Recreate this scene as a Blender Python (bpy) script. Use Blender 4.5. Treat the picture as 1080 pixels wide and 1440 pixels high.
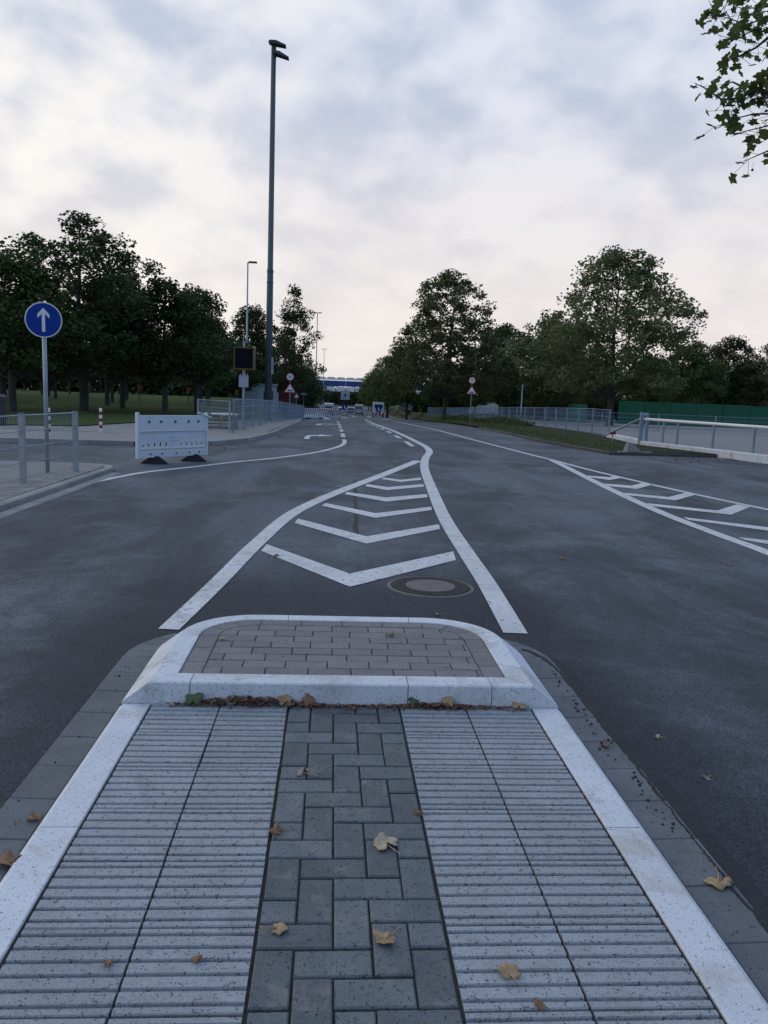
import bpy, bmesh, math, random
import numpy as np
from mathutils import Vector, Matrix

for o in list(bpy.data.objects): bpy.data.objects.remove(o)
scene = bpy.context.scene
COL = scene.collection
R = math.radians

# ------------------------------------------------------------------ camera
CAM = Vector((-0.0881, 0.0, 1.3984)); F = 1120.0           # focal length in pixels of the 1080x1440 photograph
RT = Vector((0.99731739, -0.06285425, 0.03751477))
UP = Vector((-0.02777259, 0.1492626, 0.98840749))
FW = Vector((0.06772516, 0.98679786, -0.14711656))
cd = bpy.data.cameras.new('camera'); cam = bpy.data.objects.new('camera', cd); COL.objects.link(cam)
cd.sensor_fit = 'VERTICAL'; cd.sensor_height = 24.0; cd.lens = 24.0 * F / 1440.0
cd.clip_start = 0.05; cd.clip_end = 5000
m = Matrix((RT, UP, -FW)).transposed().to_4x4(); m.translation = CAM
cam.matrix_world = m
scene.camera = cam

# ------------------------------------------------------------------ sky and sun
SUN_EL, SUN_AZ = R(14), R(-48)       # azimuth from +Y, negative = left
world = bpy.data.worlds.new('World'); scene.world = world; world.use_nodes = True
nt = world.node_tree; nt.nodes.clear()
def N(t, kind, **kw):
    n = t.nodes.new(kind)
    for k, v in kw.items(): setattr(n, k, v)
    return n
def math_n(t, op, a, b=None, c=None, clamp=False):
    n = N(t, 'ShaderNodeMath', operation=op); n.use_clamp = clamp
    for i, v in enumerate((a, b, c)):
        if v is None: continue
        if isinstance(v, (int, float)): n.inputs[i].default_value = v
        else: t.links.new(v, n.inputs[i])
    return n.outputs[0]
def ramp_n(t, fac, stops, interp='LINEAR'):
    n = N(t, 'ShaderNodeValToRGB'); n.color_ramp.interpolation = interp
    e = n.color_ramp.elements
    while len(e) < len(stops): e.new(0.5)
    for i, (p, c) in enumerate(stops):
        e[i].position = p; e[i].color = (c if len(c) == 4 else (*c, 1)) if not isinstance(c, (int, float)) else (c, c, c, 1)
    t.links.new(fac, n.inputs[0]); return n.outputs[0]
def mix_n(t, fac, a, b, blend='MIX'):
    n = N(t, 'ShaderNodeMix', data_type='RGBA', blend_type=blend); n.clamp_result = False
    for s, v in ((n.inputs[0], fac), (n.inputs[6], a), (n.inputs[7], b)):
        if isinstance(v, (int, float)): s.default_value = v
        elif isinstance(v, (tuple, list)): s.default_value = (*v[:3], 1)
        else: t.links.new(v, s)
    return n.outputs[2]
tc = N(nt, 'ShaderNodeTexCoord'); sep = N(nt, 'ShaderNodeSeparateXYZ'); nt.links.new(tc.outputs['Generated'], sep.inputs[0])
zz = math_n(nt, 'MAXIMUM', sep.outputs[2], 0.0)
den = math_n(nt, 'ADD', zz, 0.5)
cx = math_n(nt, 'DIVIDE', sep.outputs[0], den); cy = math_n(nt, 'DIVIDE', sep.outputs[1], den)
comb = N(nt, 'ShaderNodeCombineXYZ'); nt.links.new(cx, comb.inputs[0]); nt.links.new(cy, comb.inputs[1])
def wnoise(scale, detail, rough, dist, off):
    mp = N(nt, 'ShaderNodeMapping'); mp.inputs['Location'].default_value = off
    nt.links.new(comb.outputs[0], mp.inputs[0])
    n = N(nt, 'ShaderNodeTexNoise'); n.inputs['Scale'].default_value = scale; n.inputs['Detail'].default_value = detail
    n.inputs['Roughness'].default_value = rough; n.inputs['Distortion'].default_value = dist
    nt.links.new(mp.outputs[0], n.inputs[0]); return n.outputs[0]
n1 = wnoise(3.4, 3, .50, .25, (3.1, 1.7, 0)); n2 = wnoise(9.5, 4, .5, .15, (8.3, 2.2, 4)); n3 = wnoise(1.2, 2, .5, .2, (1.3, 5.2, 2))
cl = math_n(nt, 'ADD', math_n(nt, 'MULTIPLY', n1, .58), math_n(nt, 'MULTIPLY', n2, .42))
# the cloud deck: thick bluish grey bellies and thin bright parts, warmer and flatter near the horizon
K = 10.0
def kc(r, g, b): return (r * K, g * K, b * K)
hi = mix_n(nt, ramp_n(nt, cl, [(.37, 0), (.61, 1)], 'EASE'), kc(.415, .485, .63), kc(.675, .70, .785))
lo = mix_n(nt, ramp_n(nt, cl, [(.34, 0), (.66, 1)], 'EASE'), kc(.71, .66, .655), kc(.80, .74, .71))
el = ramp_n(nt, zz, [(.04, 0), (.40, 1)], 'EASE')
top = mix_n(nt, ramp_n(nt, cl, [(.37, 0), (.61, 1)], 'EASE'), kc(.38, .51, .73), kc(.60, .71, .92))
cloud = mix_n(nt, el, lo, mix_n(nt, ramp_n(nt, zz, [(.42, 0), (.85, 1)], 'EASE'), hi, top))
# brighter towards the hidden low sun
sd = Vector((math.sin(SUN_AZ) * math.cos(SUN_EL), math.cos(SUN_AZ) * math.cos(SUN_EL), math.sin(SUN_EL)))
vm = N(nt, 'ShaderNodeVectorMath', operation='DOT_PRODUCT'); nt.links.new(tc.outputs['Generated'], vm.inputs[0]); vm.inputs[1].default_value = sd
glow = ramp_n(nt, vm.outputs['Value'], [(.60, 0), (.98, 1)], 'EASE')
cloud = mix_n(nt, math_n(nt, 'MULTIPLY', math_n(nt, 'MULTIPLY', glow, .9), ramp_n(nt, cl, [(.40, .2), (.56, 1)])), cloud, kc(.90, .865, .81), 'MIX')
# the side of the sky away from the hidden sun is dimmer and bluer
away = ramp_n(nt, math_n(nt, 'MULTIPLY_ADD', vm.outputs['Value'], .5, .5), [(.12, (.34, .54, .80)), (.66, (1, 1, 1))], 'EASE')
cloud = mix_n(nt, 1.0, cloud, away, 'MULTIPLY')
sky = N(nt, 'ShaderNodeTexSky', sky_type='NISHITA'); sky.sun_disc = False
sky.sun_elevation = SUN_EL; sky.sun_rotation = SUN_AZ; sky.air_density = 1.0; sky.dust_density = 2.0
cover = ramp_n(nt, n3, [(.34, .85), (.48, 1.0)], 'EASE')
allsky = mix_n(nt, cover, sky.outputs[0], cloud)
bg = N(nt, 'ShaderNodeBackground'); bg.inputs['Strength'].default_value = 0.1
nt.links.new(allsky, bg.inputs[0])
wo = N(nt, 'ShaderNodeOutputWorld'); nt.links.new(bg.outputs[0], wo.inputs[0])

sl = bpy.data.lights.new('sun', 'SUN'); sl.energy = 0.5; sl.angle = R(25); sl.color = (1, .90, .80)
so = bpy.data.objects.new('sun', sl); COL.objects.link(so); so.location = (-20, 30, 30)
so.rotation_euler = (-sd).to_track_quat('-Z', 'Y').to_euler()

vs = scene.view_settings; vs.view_transform = 'Standard'; vs.look = 'None'; vs.exposure = 0.2; vs.gamma = 1.0
vs.use_curve_mapping = False
scene.cycles.use_denoising = True; scene.cycles.max_bounces = 6; scene.cycles.transparent_max_bounces = 8

# ------------------------------------------------------------------ the lie of the land
def sm(a, b, x):
    t = min(1, max(0, (x - a) / (b - a))); return t * t * (3 - 2 * t)
def lerp(tab, y):
    if y <= tab[0][0]: return tab[0][1]
    for (a, va), (b, vb) in zip(tab, tab[1:]):
        if y <= b: return va + (vb - va) * (y - a) / (b - a)
    return tab[-1][1]
def g(y):                                      # level of the carriageway: flat, then running downhill
    if y < 15: return -.03
    if y < 43: return -.03 - .00045 * (y - 15) ** 2
    if y < 150: return -.3828 - .0252 * (y - 43)
    return -3.079 - .0252 * 40 * (1 - math.exp(-(y - 150) / 40))
KL = [(-10, -3.72), (13.9, -3.6), (19.86, -3.17), (20.6, -2.85), (21.8, -2.52), (24, -2.26), (26.25, -2.1), (39, -2.0), (66, -2.3), (150, -2.6), (420, -3)]
KR = [(21.5, 7.6), (28, 7.3), (39, 8.1), (50, 9.2), (65, 10.4), (90, 11.3), (110, 11.7), (150, 13), (420, 18)]
FR = [(20, 10.6), (26, 10.2), (32, 10.6), (40, 11.2), (50, 11.5), (70, 12.0), (90, 12.6), (110, 13), (150, 14.5), (420, 20)]
BK = [(20, 0), (26, .05), (32, .15), (40, .2), (50, .3), (70, .4), (100, .6), (150, 1.2), (420, 1.5)]
def G(x, y):
    b = g(y)
    if x < lerp(KL, y):
        f = -.02 - .002 * max(0, y - 20)
        return b + (f - b) * sm(-3.4, -9, x)
    k = lerp(KR, y)
    if x > k:
        fr = lerp(FR, y)
        return b + lerp(BK, y) * sm(0, 1, (x - k) / (fr - k))
    return b
def ray(px, py): return FW + RT * ((px - 540) / F) - UP * ((py - 720) / F)
def P(px, py, zo=0.0, h=G):                    # where a photo point on the ground stands
    d = ray(px, py); t0 = t = 1.0
    while t < 900:
        q = CAM + d * t
        if q.z < h(q.x, q.y) + zo:
            for _ in range(40):
                mm = (t0 + t) / 2; q = CAM + d * mm
                if q.z < h(q.x, q.y) + zo: t = mm
                else: t0 = mm
            return q
        t0 = t; t *= 1.01
    return CAM + d * 900
def PD(px, py, Y):                             # the point on a photo ray at the distance Y
    d = ray(px, py); return CAM + d * (Y / d.y)

# ------------------------------------------------------------------ helpers
class MB:
    def __init__(s): s.v = []; s.f = []
    def poly(s, pts):
        n = len(s.v); s.v += [tuple(p) for p in pts]; s.f.append(tuple(range(n, n + len(pts)))); return s
    def box(s, c, d, rz=0.0, ch=0.0):
        x, y, z = (q / 2 for q in d); ca, sa = math.cos(rz), math.sin(rz)
        def T(p): return (c[0] + p[0] * ca - p[1] * sa, c[1] + p[0] * sa + p[1] * ca, c[2] + p[2])
        n = len(s.v)
        if ch <= 0:
            s.v += [T(p) for p in ((-x, -y, -z), (x, -y, -z), (x, y, -z), (-x, y, -z), (-x, -y, z), (x, -y, z), (x, y, z), (-x, y, z))]
            s.f += [tuple(n + i for i in q) for q in ((3, 2, 1, 0), (4, 5, 6, 7), (0, 1, 5, 4), (1, 2, 6, 5), (2, 3, 7, 6), (3, 0, 4, 7))]
        else:
            for (a, b, zc) in ((x, y, -z), (x, y, z - ch), (x - ch, y - ch, z)):
                s.v += [T(p) for p in ((-a, -b, zc), (a, -b, zc), (a, b, zc), (-a, b, zc))]
            s.f.append(tuple(n + i for i in (3, 2, 1, 0)))
            for k in (0, 4):
                for i in range(4): j = (i + 1) % 4; s.f.append((n + k + i, n + k + j, n + k + 4 + j, n + k + 4 + i))
            s.f.append((n + 8, n + 9, n + 10, n + 11))
        return s
    def prism(s, pts, z0, z1, ch=0.0):             # pts: 2D outline, counter-clockwise
        n = len(s.v); k = len(pts)
        s.v += [(p[0], p[1], z0) for p in pts]
        rings = 1
        if ch > 0:
            s.v += [(p[0], p[1], z1 - ch) for p in pts]; rings += 1
            cx = sum(p[0] for p in pts) / k; cy = sum(p[1] for p in pts) / k
            top = []
            for p in pts:
                d = math.hypot(p[0] - cx, p[1] - cy) or 1; q = max(0, 1 - 1.3 * ch / d); top.append((cx + (p[0] - cx) * q, cy + (p[1] - cy) * q))
        else: top = pts
        s.v += [(p[0], p[1], z1) for p in top]; rings += 1
        for r in range(rings - 1):
            for i in range(k): j = (i + 1) % k; s.f.append((n + r * k + i, n + r * k + j, n + (r + 1) * k + j, n + (r + 1) * k + i))
        s.f.append(tuple(n + (rings - 1) * k + i for i in range(k))); s.f.append(tuple(n + i for i in reversed(range(k))))
        return s
    def tube(s, pts, rad, sides=6, cap=True):
        pts = [Vector(p) for p in pts]; n0 = len(s.v)
        if isinstance(rad, (int, float)): rad = [rad] * len(pts)
        for i, p in enumerate(pts):
            d = (pts[min(i + 1, len(pts) - 1)] - pts[max(i - 1, 0)]).normalized()
            u = d.cross(Vector((0, 0, 1)) if abs(d.z) < .95 else Vector((1, 0, 0))).normalized(); w = d.cross(u)
            for k in range(sides):
                a = 2 * math.pi * k / sides; s.v.append(tuple(p + (u * math.cos(a) + w * math.sin(a)) * rad[i]))
        for i in range(len(pts) - 1):
            for k in range(sides):
                a = n0 + i * sides; j = (k + 1) % sides
                s.f.append((a + k, a + sides + k, a + sides + j, a + j))
        if cap:
            s.f.append(tuple(n0 + k for k in range(sides))); s.f.append(tuple(n0 + (len(pts) - 1) * sides + k for k in reversed(range(sides))))
        return s
    def lathe(s, prof, c=(0, 0, 0), n=16):         # prof: (r, z)
        n0 = len(s.v)
        for r, z in prof:
            for k in range(n): a = 2 * math.pi * k / n; s.v.append((c[0] + r * math.cos(a), c[1] + r * math.sin(a), c[2] + z))
        for i in range(len(prof) - 1):
            for k in range(n): j = (k + 1) % n; a = n0 + i * n; s.f.append((a + k, a + j, a + n + j, a + n + k))
        s.f.append(tuple(n0 + k for k in reversed(range(n)))); s.f.append(tuple(n0 + (len(prof) - 1) * n + k for k in range(n)))
        return s
    def mesh(s, name, mat, smooth=False):
        me = bpy.data.meshes.new(name); me.from_pydata(s.v, [], s.f)
        if mat: me.materials.append(mat)
        if smooth: me.polygons.foreach_set('use_smooth', [True] * len(me.polygons))
        me.update(); return me
    def build(s, name, mat, parent=None, smooth=False): return obj(name, s.mesh(name, mat, smooth), parent)
def obj(name, me, parent=None, loc=None, rz=None):
    o = bpy.data.objects.new(name, me); COL.objects.link(o)
    if parent is not None: o.parent = parent
    if loc is not None: o.location = loc
    if rz is not None: o.rotation_euler = (0, 0, rz)
    return o
def tag(o, label, cat, group=None):
    o['label'] = label; o['category'] = cat
    if group: o['group'] = group
    return o
def thing(name, label, cat, loc=(0, 0, 0), rz=0.0, group=None): return tag(obj(name, None, None, loc, rz), label, cat, group)
def struct(o, label=None):
    o['kind'] = 'structure'
    if label: o['label'] = label
    return o
def np_mesh(name, V, Fq, mat, smooth=False):
    me = bpy.data.meshes.new(name); V = np.asarray(V, dtype=np.float32); Fq = np.asarray(Fq, dtype=np.int32); k = Fq.shape[1]
    me.vertices.add(len(V)); me.vertices.foreach_set('co', V.ravel())
    me.loops.add(Fq.size); me.loops.foreach_set('vertex_index', Fq.ravel())
    me.polygons.add(len(Fq)); me.polygons.foreach_set('loop_start', np.arange(0, Fq.size, k, dtype=np.int32))
    if smooth: me.polygons.foreach_set('use_smooth', [True] * len(Fq))
    me.materials.append(mat); me.update(calc_edges=True); return me

# ------------------------------------------------------------------ materials
def new_mat(name):
    m = bpy.data.materials.new(name); m.use_nodes = True; t = m.node_tree
    return m, t, t.nodes['Principled BSDF']
def pos_n(t): return N(t, 'ShaderNodeNewGeometry').outputs['Position']
def noise_n(t, vec, scale, detail=4, rough=.55, dist=0.0):
    n = N(t, 'ShaderNodeTexNoise'); n.inputs['Scale'].default_value = scale; n.inputs['Detail'].default_value = detail
    n.inputs['Roughness'].default_value = rough; n.inputs['Distortion'].default_value = dist
    t.links.new(vec, n.inputs[0]); return n.outputs[0]
def bump_n(t, b, h, strength, dist):
    n = N(t, 'ShaderNodeBump'); n.inputs['Strength'].default_value = strength; n.inputs['Distance'].default_value = dist
    t.links.new(h, n.inputs['Height']); t.links.new(n.outputs[0], b.inputs['Normal'])
def sc3(c, k): return tuple(min(1, q * k) for q in c)
def mat(name, c, rough=.7, var=.15, scale=3.0, fine=60.0, fvar=.12, speck=0.0, speck_c=(.02, .02, .025), speck_s=70.0, rnd=0.0, bump=0.0, metal=0.0, spec=.5, wear=None, wear_s=2.0, wear_t=.6):
    m, t, b = new_mat(name); p = pos_n(t)
    if var or rnd:
        col = mix_n(t, ramp_n(t, noise_n(t, p, scale, 5, .6), [(.3, 0), (.7, 1)]), sc3(c, 1 - var), sc3(c, 1 + var))
        f = noise_n(t, p, fine, 3, .6)
        col = mix_n(t, ramp_n(t, f, [(.3, 0), (.7, 1)]), mix_n(t, fvar, col, (0, 0, 0)), col)
    else:
        rgb = N(t, 'ShaderNodeRGB'); rgb.outputs[0].default_value = (*c, 1); col = rgb.outputs[0]; f = noise_n(t, p, fine, 3, .6)
    if rnd:
        r = N(t, 'ShaderNodeObjectInfo').outputs['Random']
        col = mix_n(t, 1.0, col, ramp_n(t, r, [(0, 1 - rnd), (1, 1 + rnd)]), 'MULTIPLY')
    if wear:
        col = mix_n(t, ramp_n(t, noise_n(t, p, wear_s, 6, .65, .5), [(wear_t - .06, 0), (wear_t + .08, 1)]), col, wear)
    if speck:
        v = N(t, 'ShaderNodeTexVoronoi'); v.inputs['Scale'].default_value = speck_s; t.links.new(p, v.inputs['Vector'])
        w = noise_n(t, p, speck_s * .35, 2, .5)
        rr = math_n(t, 'MULTIPLY', math_n(t, 'SUBTRACT', w, .38, clamp=True), speck)
        s = math_n(t, 'LESS_THAN', v.outputs['Distance'], rr)
        col = mix_n(t, math_n(t, 'MULTIPLY', s, .85), col, speck_c)
    t.links.new(col, b.inputs['Base Color'])
    b.inputs['Roughness'].default_value = rough; b.inputs['Metallic'].default_value = metal; b.inputs['Specular IOR Level'].default_value = spec
    if bump: bump_n(t, b, f, bump, .01)
    return m
M = {}
M['kerb_white'] = mat('pale_kerb_concrete', (.62, .65, .69), .8, .08, 4, 120, .14, 1.35, speck_c=(.12, .125, .135), speck_s=170, rnd=.05, bump=.2, wear=(.42, .42, .415), wear_s=3.5, wear_t=.58)
M['tile'] = mat('ribbed_tile_concrete', (.32, .345, .375), .85, .13, 5, 140, .28, 1.6, speck_c=(.05, .055, .065), speck_s=165, rnd=.10, bump=.3, wear=(.25, .258, .27), wear_s=5, wear_t=.58)
M['paver'] = mat('grey_paver', (.128, .148, .162), .85, .18, 7, 160, .32, 1.5, speck_s=150, rnd=.20, bump=.35, wear=(.17, .17, .172), wear_s=8, wear_t=.6)
M['brick'] = mat('warm_grey_brick', (.19, .184, .188), .85, .10, 8, 140, .2, 1.2, speck_s=90, rnd=.12, bump=.25)
M['gutter'] = mat('gutter_slab_concrete', (.118, .130, .145), .8, .16, 5, 120, .2, 1.2, speck_s=110, rnd=.12, bump=.2, wear=(.085, .092, .10), wear_s=4, wear_t=.6)
M['sand'] = mat('dark_joint_sand', (.035, .033, .032), .95, .3, 20, 200, .3)
M['kerb_grey'] = mat('grey_kerb_concrete', (.25, .25, .25), .85, .15, 2, 60, .15, rnd=.1)
M['kerb_dark'] = mat('dirty_kerb', (.075, .072, .066), .9, .25, 3, 40, .25)
M['galv'] = mat('galvanised_steel', (.30, .35, .39), .5, .12, 6, 30, .1, metal=.35)
M['fence_blue'] = mat('grey_blue_fence_steel', (.20, .27, .34), .5, .1, 3, 30, .1, metal=.25)
M['white_pl'] = mat('white_plastic', (.62, .66, .70), .45, .05, 2, 20, .06, wear=(.50, .52, .53), wear_s=3, wear_t=.66)
M['white'] = mat('white_paint', (.72, .73, .74), .5, .05, 2, 20, .05)
M['black'] = mat('black_rubber', (.02, .02, .022), .8, .2)
M['dark'] = mat('dark_metal', (.035, .04, .045), .5, .2)
M['mast'] = mat('dark_green_grey_mast', (.06, .085, .095), .5, .12, 1, 20, .1)
M['blue'] = mat('sign_blue', (.003, .035, .26), .5, .04, 3, 20, .03, spec=.2)
M['red'] = mat('sign_red', (.27, .02, .028), .5, .06, spec=.3)
M['orange'] = mat('faded_orange_red', (.30, .055, .03), .6, .1, spec=.2)
M['yellow'] = mat('dull_yellow', (.20, .11, .02), .6, .1, spec=.2)
M['rust'] = mat('dull_red_sheet', (.13, .03, .025), .7, .15)
M['wood'] = mat('raw_wood', (.30, .21, .10), .8, .25, 5, 40, .2, rnd=.2)
M['green'] = mat('green_sheet', (.006, .10, .045), .7, .12, .6, 10, .1, rnd=.12)
M['green2'] = mat('pale_green_sheet', (.02, .17, .08), .55, .1, .6, 10, .1)
M['glass'] = mat('dark_glass', (.02, .025, .03), .1, .1)
M['led'] = mat('dark_display', (.004, .006, .011), .7, .1, spec=.1)
M['bblue'] = mat('bridge_blue', (.015, .07, .27), .4, .15, .3)
M['car_white'] = mat('white_car_paint', (.62, .64, .66), .3, .03)
M['silver'] = mat('pale_grey_paint', (.34, .38, .42), .35, .05)
M['stone'] = mat('cast_iron', (.020, .018, .017), .9, .2, 12, 90, .2, bump=.3)
M['infill'] = mat('manhole_concrete', (.15, .135, .122), .85, .2, 9, 120, .25, .9, speck_s=60, bump=.3)

def asphalt():
    m, t, b = new_mat('asphalt'); p = pos_n(t)
    s = N(t, 'ShaderNodeSeparateXYZ'); t.links.new(p, s.inputs[0]); X, Y = s.outputs[0], s.outputs[1]
    mp = N(t, 'ShaderNodeMapping'); mp.inputs['Scale'].default_value = (1.0, .5, 1); t.links.new(p, mp.inputs[0])
    big = ramp_n(t, noise_n(t, mp.outputs[0], .45, 7, .62, .8), [(.38, 0), (.62, 1)], 'EASE')
    col = mix_n(t, big, (.032, .042, .055), (.082, .102, .126))
    mp2 = N(t, 'ShaderNodeMapping'); mp2.inputs['Scale'].default_value = (1.0, .9, 1); mp2.inputs['Rotation'].default_value = (0, 0, .5); t.links.new(p, mp2.inputs[0])
    dust = ramp_n(t, noise_n(t, mp2.outputs[0], .55, 9, .70, .6), [(.47, 0), (.70, 1)], 'EASE')
    col = mix_n(t, math_n(t, 'MULTIPLY', dust, .75), col, (.125, .15, .175))
    mp3 = N(t, 'ShaderNodeMapping'); mp3.inputs['Scale'].default_value = (2.2, .10, 1); t.links.new(p, mp3.inputs[0])
    col = mix_n(t, 1.0, col, ramp_n(t, noise_n(t, mp3.outputs[0], 1.0, 5, .6), [(.3, .80), (.7, 1.22)]), 'MULTIPLY')
    # newer, blacker asphalt laid in round the island
    w = math_n(t, 'MULTIPLY', math_n(t, 'SUBTRACT', noise_n(t, p, 2.2, 6, .7), .5), .9)
    ax = math_n(t, 'ABSOLUTE', X)
    nx = math_n(t, 'SUBTRACT', 1.0, ramp_n(t, math_n(t, 'DIVIDE', math_n(t, 'ADD', ax, w), 3.0), [(.40, 0), (.62, 1)], 'EASE'))
    ny = math_n(t, 'SUBTRACT', 1.0, ramp_n(t, math_n(t, 'DIVIDE', math_n(t, 'ADD', Y, w), 10.0), [(.54, 0), (.70, 1)], 'EASE'))
    new = math_n(t, 'MULTIPLY', math_n(t, 'MULTIPLY', nx, ny), .88)
    col = mix_n(t, new, col, (.016, .022, .031))
    fine = noise_n(t, p, 70, 4, .8)
    mid = noise_n(t, p, 13, 5, .75)
    col = mix_n(t, 1.0, col, ramp_n(t, mid, [(.32, .76), (.68, 1.24)]), 'MULTIPLY')
    v = N(t, 'ShaderNodeTexVoronoi'); v.inputs['Scale'].default_value = 95; t.links.new(p, v.inputs['Vector'])
    agg = ramp_n(t, fine, [(.33, .38), (.52, .95), (.68, 2.0)])
    col = mix_n(t, 1.0, col, agg, 'MULTIPLY')
    chip = math_n(t, 'MULTIPLY', math_n(t, 'LESS_THAN', v.outputs['Distance'], .24), math_n(t, 'GREATER_THAN', noise_n(t, p, 31, 2), .53))
    col = mix_n(t, math_n(t, 'MULTIPLY', chip, .34), col, (.16, .19, .22))
    t.links.new(col, b.inputs['Base Color'])
    b.inputs['Roughness'].default_value = .82; b.inputs['Specular IOR Level'].default_value = .35
    bump_n(t, b, math_n(t, 'ADD', fine, math_n(t, 'MULTIPLY', v.outputs['Distance'], .6)), .55, .006)
    return m
M['asphalt'] = asphalt()
M['tar'] = mat('fresh_tar_edge', (.018, .022, .029), .85, .3, 8, 70, .5, bump=1.0)

def marking():
    m, t, b = new_mat('road_paint'); p = pos_n(t)
    wv = noise_n(t, p, 26, 6, .7); w2 = noise_n(t, p, 1.6, 5, .6)
    col = mix_n(t, ramp_n(t, w2, [(.3, 0), (.7, 1)]), (.46, .47, .48), (.62, .63, .65))
    col = mix_n(t, ramp_n(t, noise_n(t, p, 5, 6, .7, .8), [(.50, 0), (.72, .55)]), col, (.27, .275, .28))
    chip = ramp_n(t, math_n(t, 'ADD', wv, math_n(t, 'MULTIPLY', w2, .22)), [(.68, 0), (.74, 1)])
    col = mix_n(t, math_n(t, 'MULTIPLY', chip, .8), col, (.13, .13, .14))
    t.links.new(col, b.inputs['Base Color']); b.inputs['Roughness'].default_value = .75
    bump_n(t, b, wv, .25, .004); return m
M['paint'] = marking()
M['paint_worn'] = mat('worn_paint', (.13, .14, .15), .85, .4, 14, 60, .4)

def grass_mat(name, a, bcol, dry, s=1.2):
    m, t, b = new_mat(name); p = pos_n(t)
    col = mix_n(t, ramp_n(t, noise_n(t, p, s, 6, .65), [(.35, 0), (.65, 1)]), a, bcol)
    col = mix_n(t, ramp_n(t, noise_n(t, p, s * .25, 4, .6), [(.5, 0), (.7, 1)]), col, dry)
    f = noise_n(t, p, 30, 4, .7)
    col = mix_n(t, ramp_n(t, f, [(.3, .55), (.7, 0)]), col, (.01, .013, .006))
    t.links.new(col, b.inputs['Base Color']); b.inputs['Roughness'].default_value = .95; b.inputs['Specular IOR Level'].default_value = .1
    bump_n(t, b, f, .8, .05); return m
M['grass'] = grass_mat('lawn_grass', (.048, .082, .024), (.085, .125, .036), (.12, .125, .05))
M['verge'] = grass_mat('verge_soil_and_grass', (.036, .050, .018), (.055, .062, .028), (.065, .056, .040), 1.0)

def paving_mat(name, c, sx, sy, mortar=.012):
    m, t, b = new_mat(name); p = pos_n(t)
    n = N(t, 'ShaderNodeTexBrick'); t.links.new(p, n.inputs['Vector']); n.inputs['Scale'].default_value = 1.0
    n.inputs['Color1'].default_value = (*sc3(c, .88), 1); n.inputs['Color2'].default_value = (*sc3(c, 1.12), 1); n.inputs['Mortar'].default_value = (*sc3(c, .45), 1)
    n.inputs['Mortar Size'].default_value = mortar; n.inputs['Brick Width'].default_value = sx; n.inputs['Row Height'].default_value = sy
    col = mix_n(t, ramp_n(t, noise_n(t, p, .8, 5, .6), [(.3, .35), (.7, 0)]), n.outputs[0], sc3(c, .6))
    t.links.new(col, b.inputs['Base Color']); b.inputs['Roughness'].default_value = .9
    return m
M['pave'] = paving_mat('pale_paving', (.27, .265, .26), .2, .1)
M['pave_near'] = mat('pale_paving_block', (.21, .21, .212), .88, .15, 4, 80, .15, rnd=.14, bump=.2)
M['carpark'] = paving_mat('grey_car_park_paving', (.21, .21, .215), .24, .16)

def leaf_mat(name, a, bcol, trans=.25):
    m, t, b = new_mat(name); p = pos_n(t)
    col = mix_n(t, ramp_n(t, noise_n(t, p, .55, 4, .6), [(.35, 0), (.65, 1)]), a, bcol)
    r = N(t, 'ShaderNodeObjectInfo').outputs['Random']
    col = mix_n(t, 1.0, col, ramp_n(t, r, [(0, .78), (1, 1.22)]), 'MULTIPLY')
    t.links.new(col, b.inputs['Base Color']); b.inputs['Roughness'].default_value = .6; b.inputs['Specular IOR Level'].default_value = .25
    tr = N(t, 'ShaderNodeBsdfTranslucent'); t.links.new(col, tr.inputs[0])
    mx = N(t, 'ShaderNodeMixShader'); mx.inputs[0].default_value = trans
    t.links.new(b.outputs[0], mx.inputs[1]); t.links.new(tr.outputs[0], mx.inputs[2])
    t.links.new(mx.outputs[0], t.nodes['Material Output'].inputs[0]); return m
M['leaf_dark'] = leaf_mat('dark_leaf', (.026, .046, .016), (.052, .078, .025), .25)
M['leaf_green'] = leaf_mat('green_leaf', (.060, .092, .026), (.10, .135, .038))
M['leaf_plane'] = leaf_mat('plane_leaf', (.085, .11, .045), (.13, .15, .06))
M['leaf_near'] = leaf_mat('near_plane_leaf', (.075, .105, .032), (.14, .175, .05), .42)
M['bark'] = mat('bark', (.055, .050, .042), .9, .3, 4, 30, .3, bump=.6)
def deadleaf(name, c):
    return mat(name, c, .75, .25, 25, 120, .3, bump=.5)
M['dead1'] = deadleaf('dry_tan_leaf', (.38, .26, .14)); M['dead2'] = deadleaf('dry_brown_leaf', (.22, .12, .06))
M['dead3'] = deadleaf('dry_pale_leaf', (.42, .35, .25)); M['dead4'] = deadleaf('dull_green_leaf', (.09, .12, .06))
M['litter'] = mat('leaf_litter', (.17, .085, .05), .9, .5, 40, 120, .3, rnd=.2)

# ------------------------------------------------------------------ ground sheets
def yrange(a, b):
    ys = [a]
    while ys[-1] < b: ys.append(ys[-1] + max(.25, .012 * abs(ys[-1])))
    ys[-1] = b; return ys
def sheet(name, xl, xr, ys, zf, mt, nx=2, parent=None):
    V = []; Fq = []
    for y in ys:
        a, b = xl(y), xr(y)
        for i in range(nx): x = a + (b - a) * i / (nx - 1); V.append((x, y, zf(x, y)))
    for j in range(len(ys) - 1):
        for i in range(nx - 1): k = j * nx + i; Fq.append((k, k + 1, k + nx + 1, k + nx))
    return obj(name, np_mesh(name, V, Fq, mt), parent)
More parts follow.
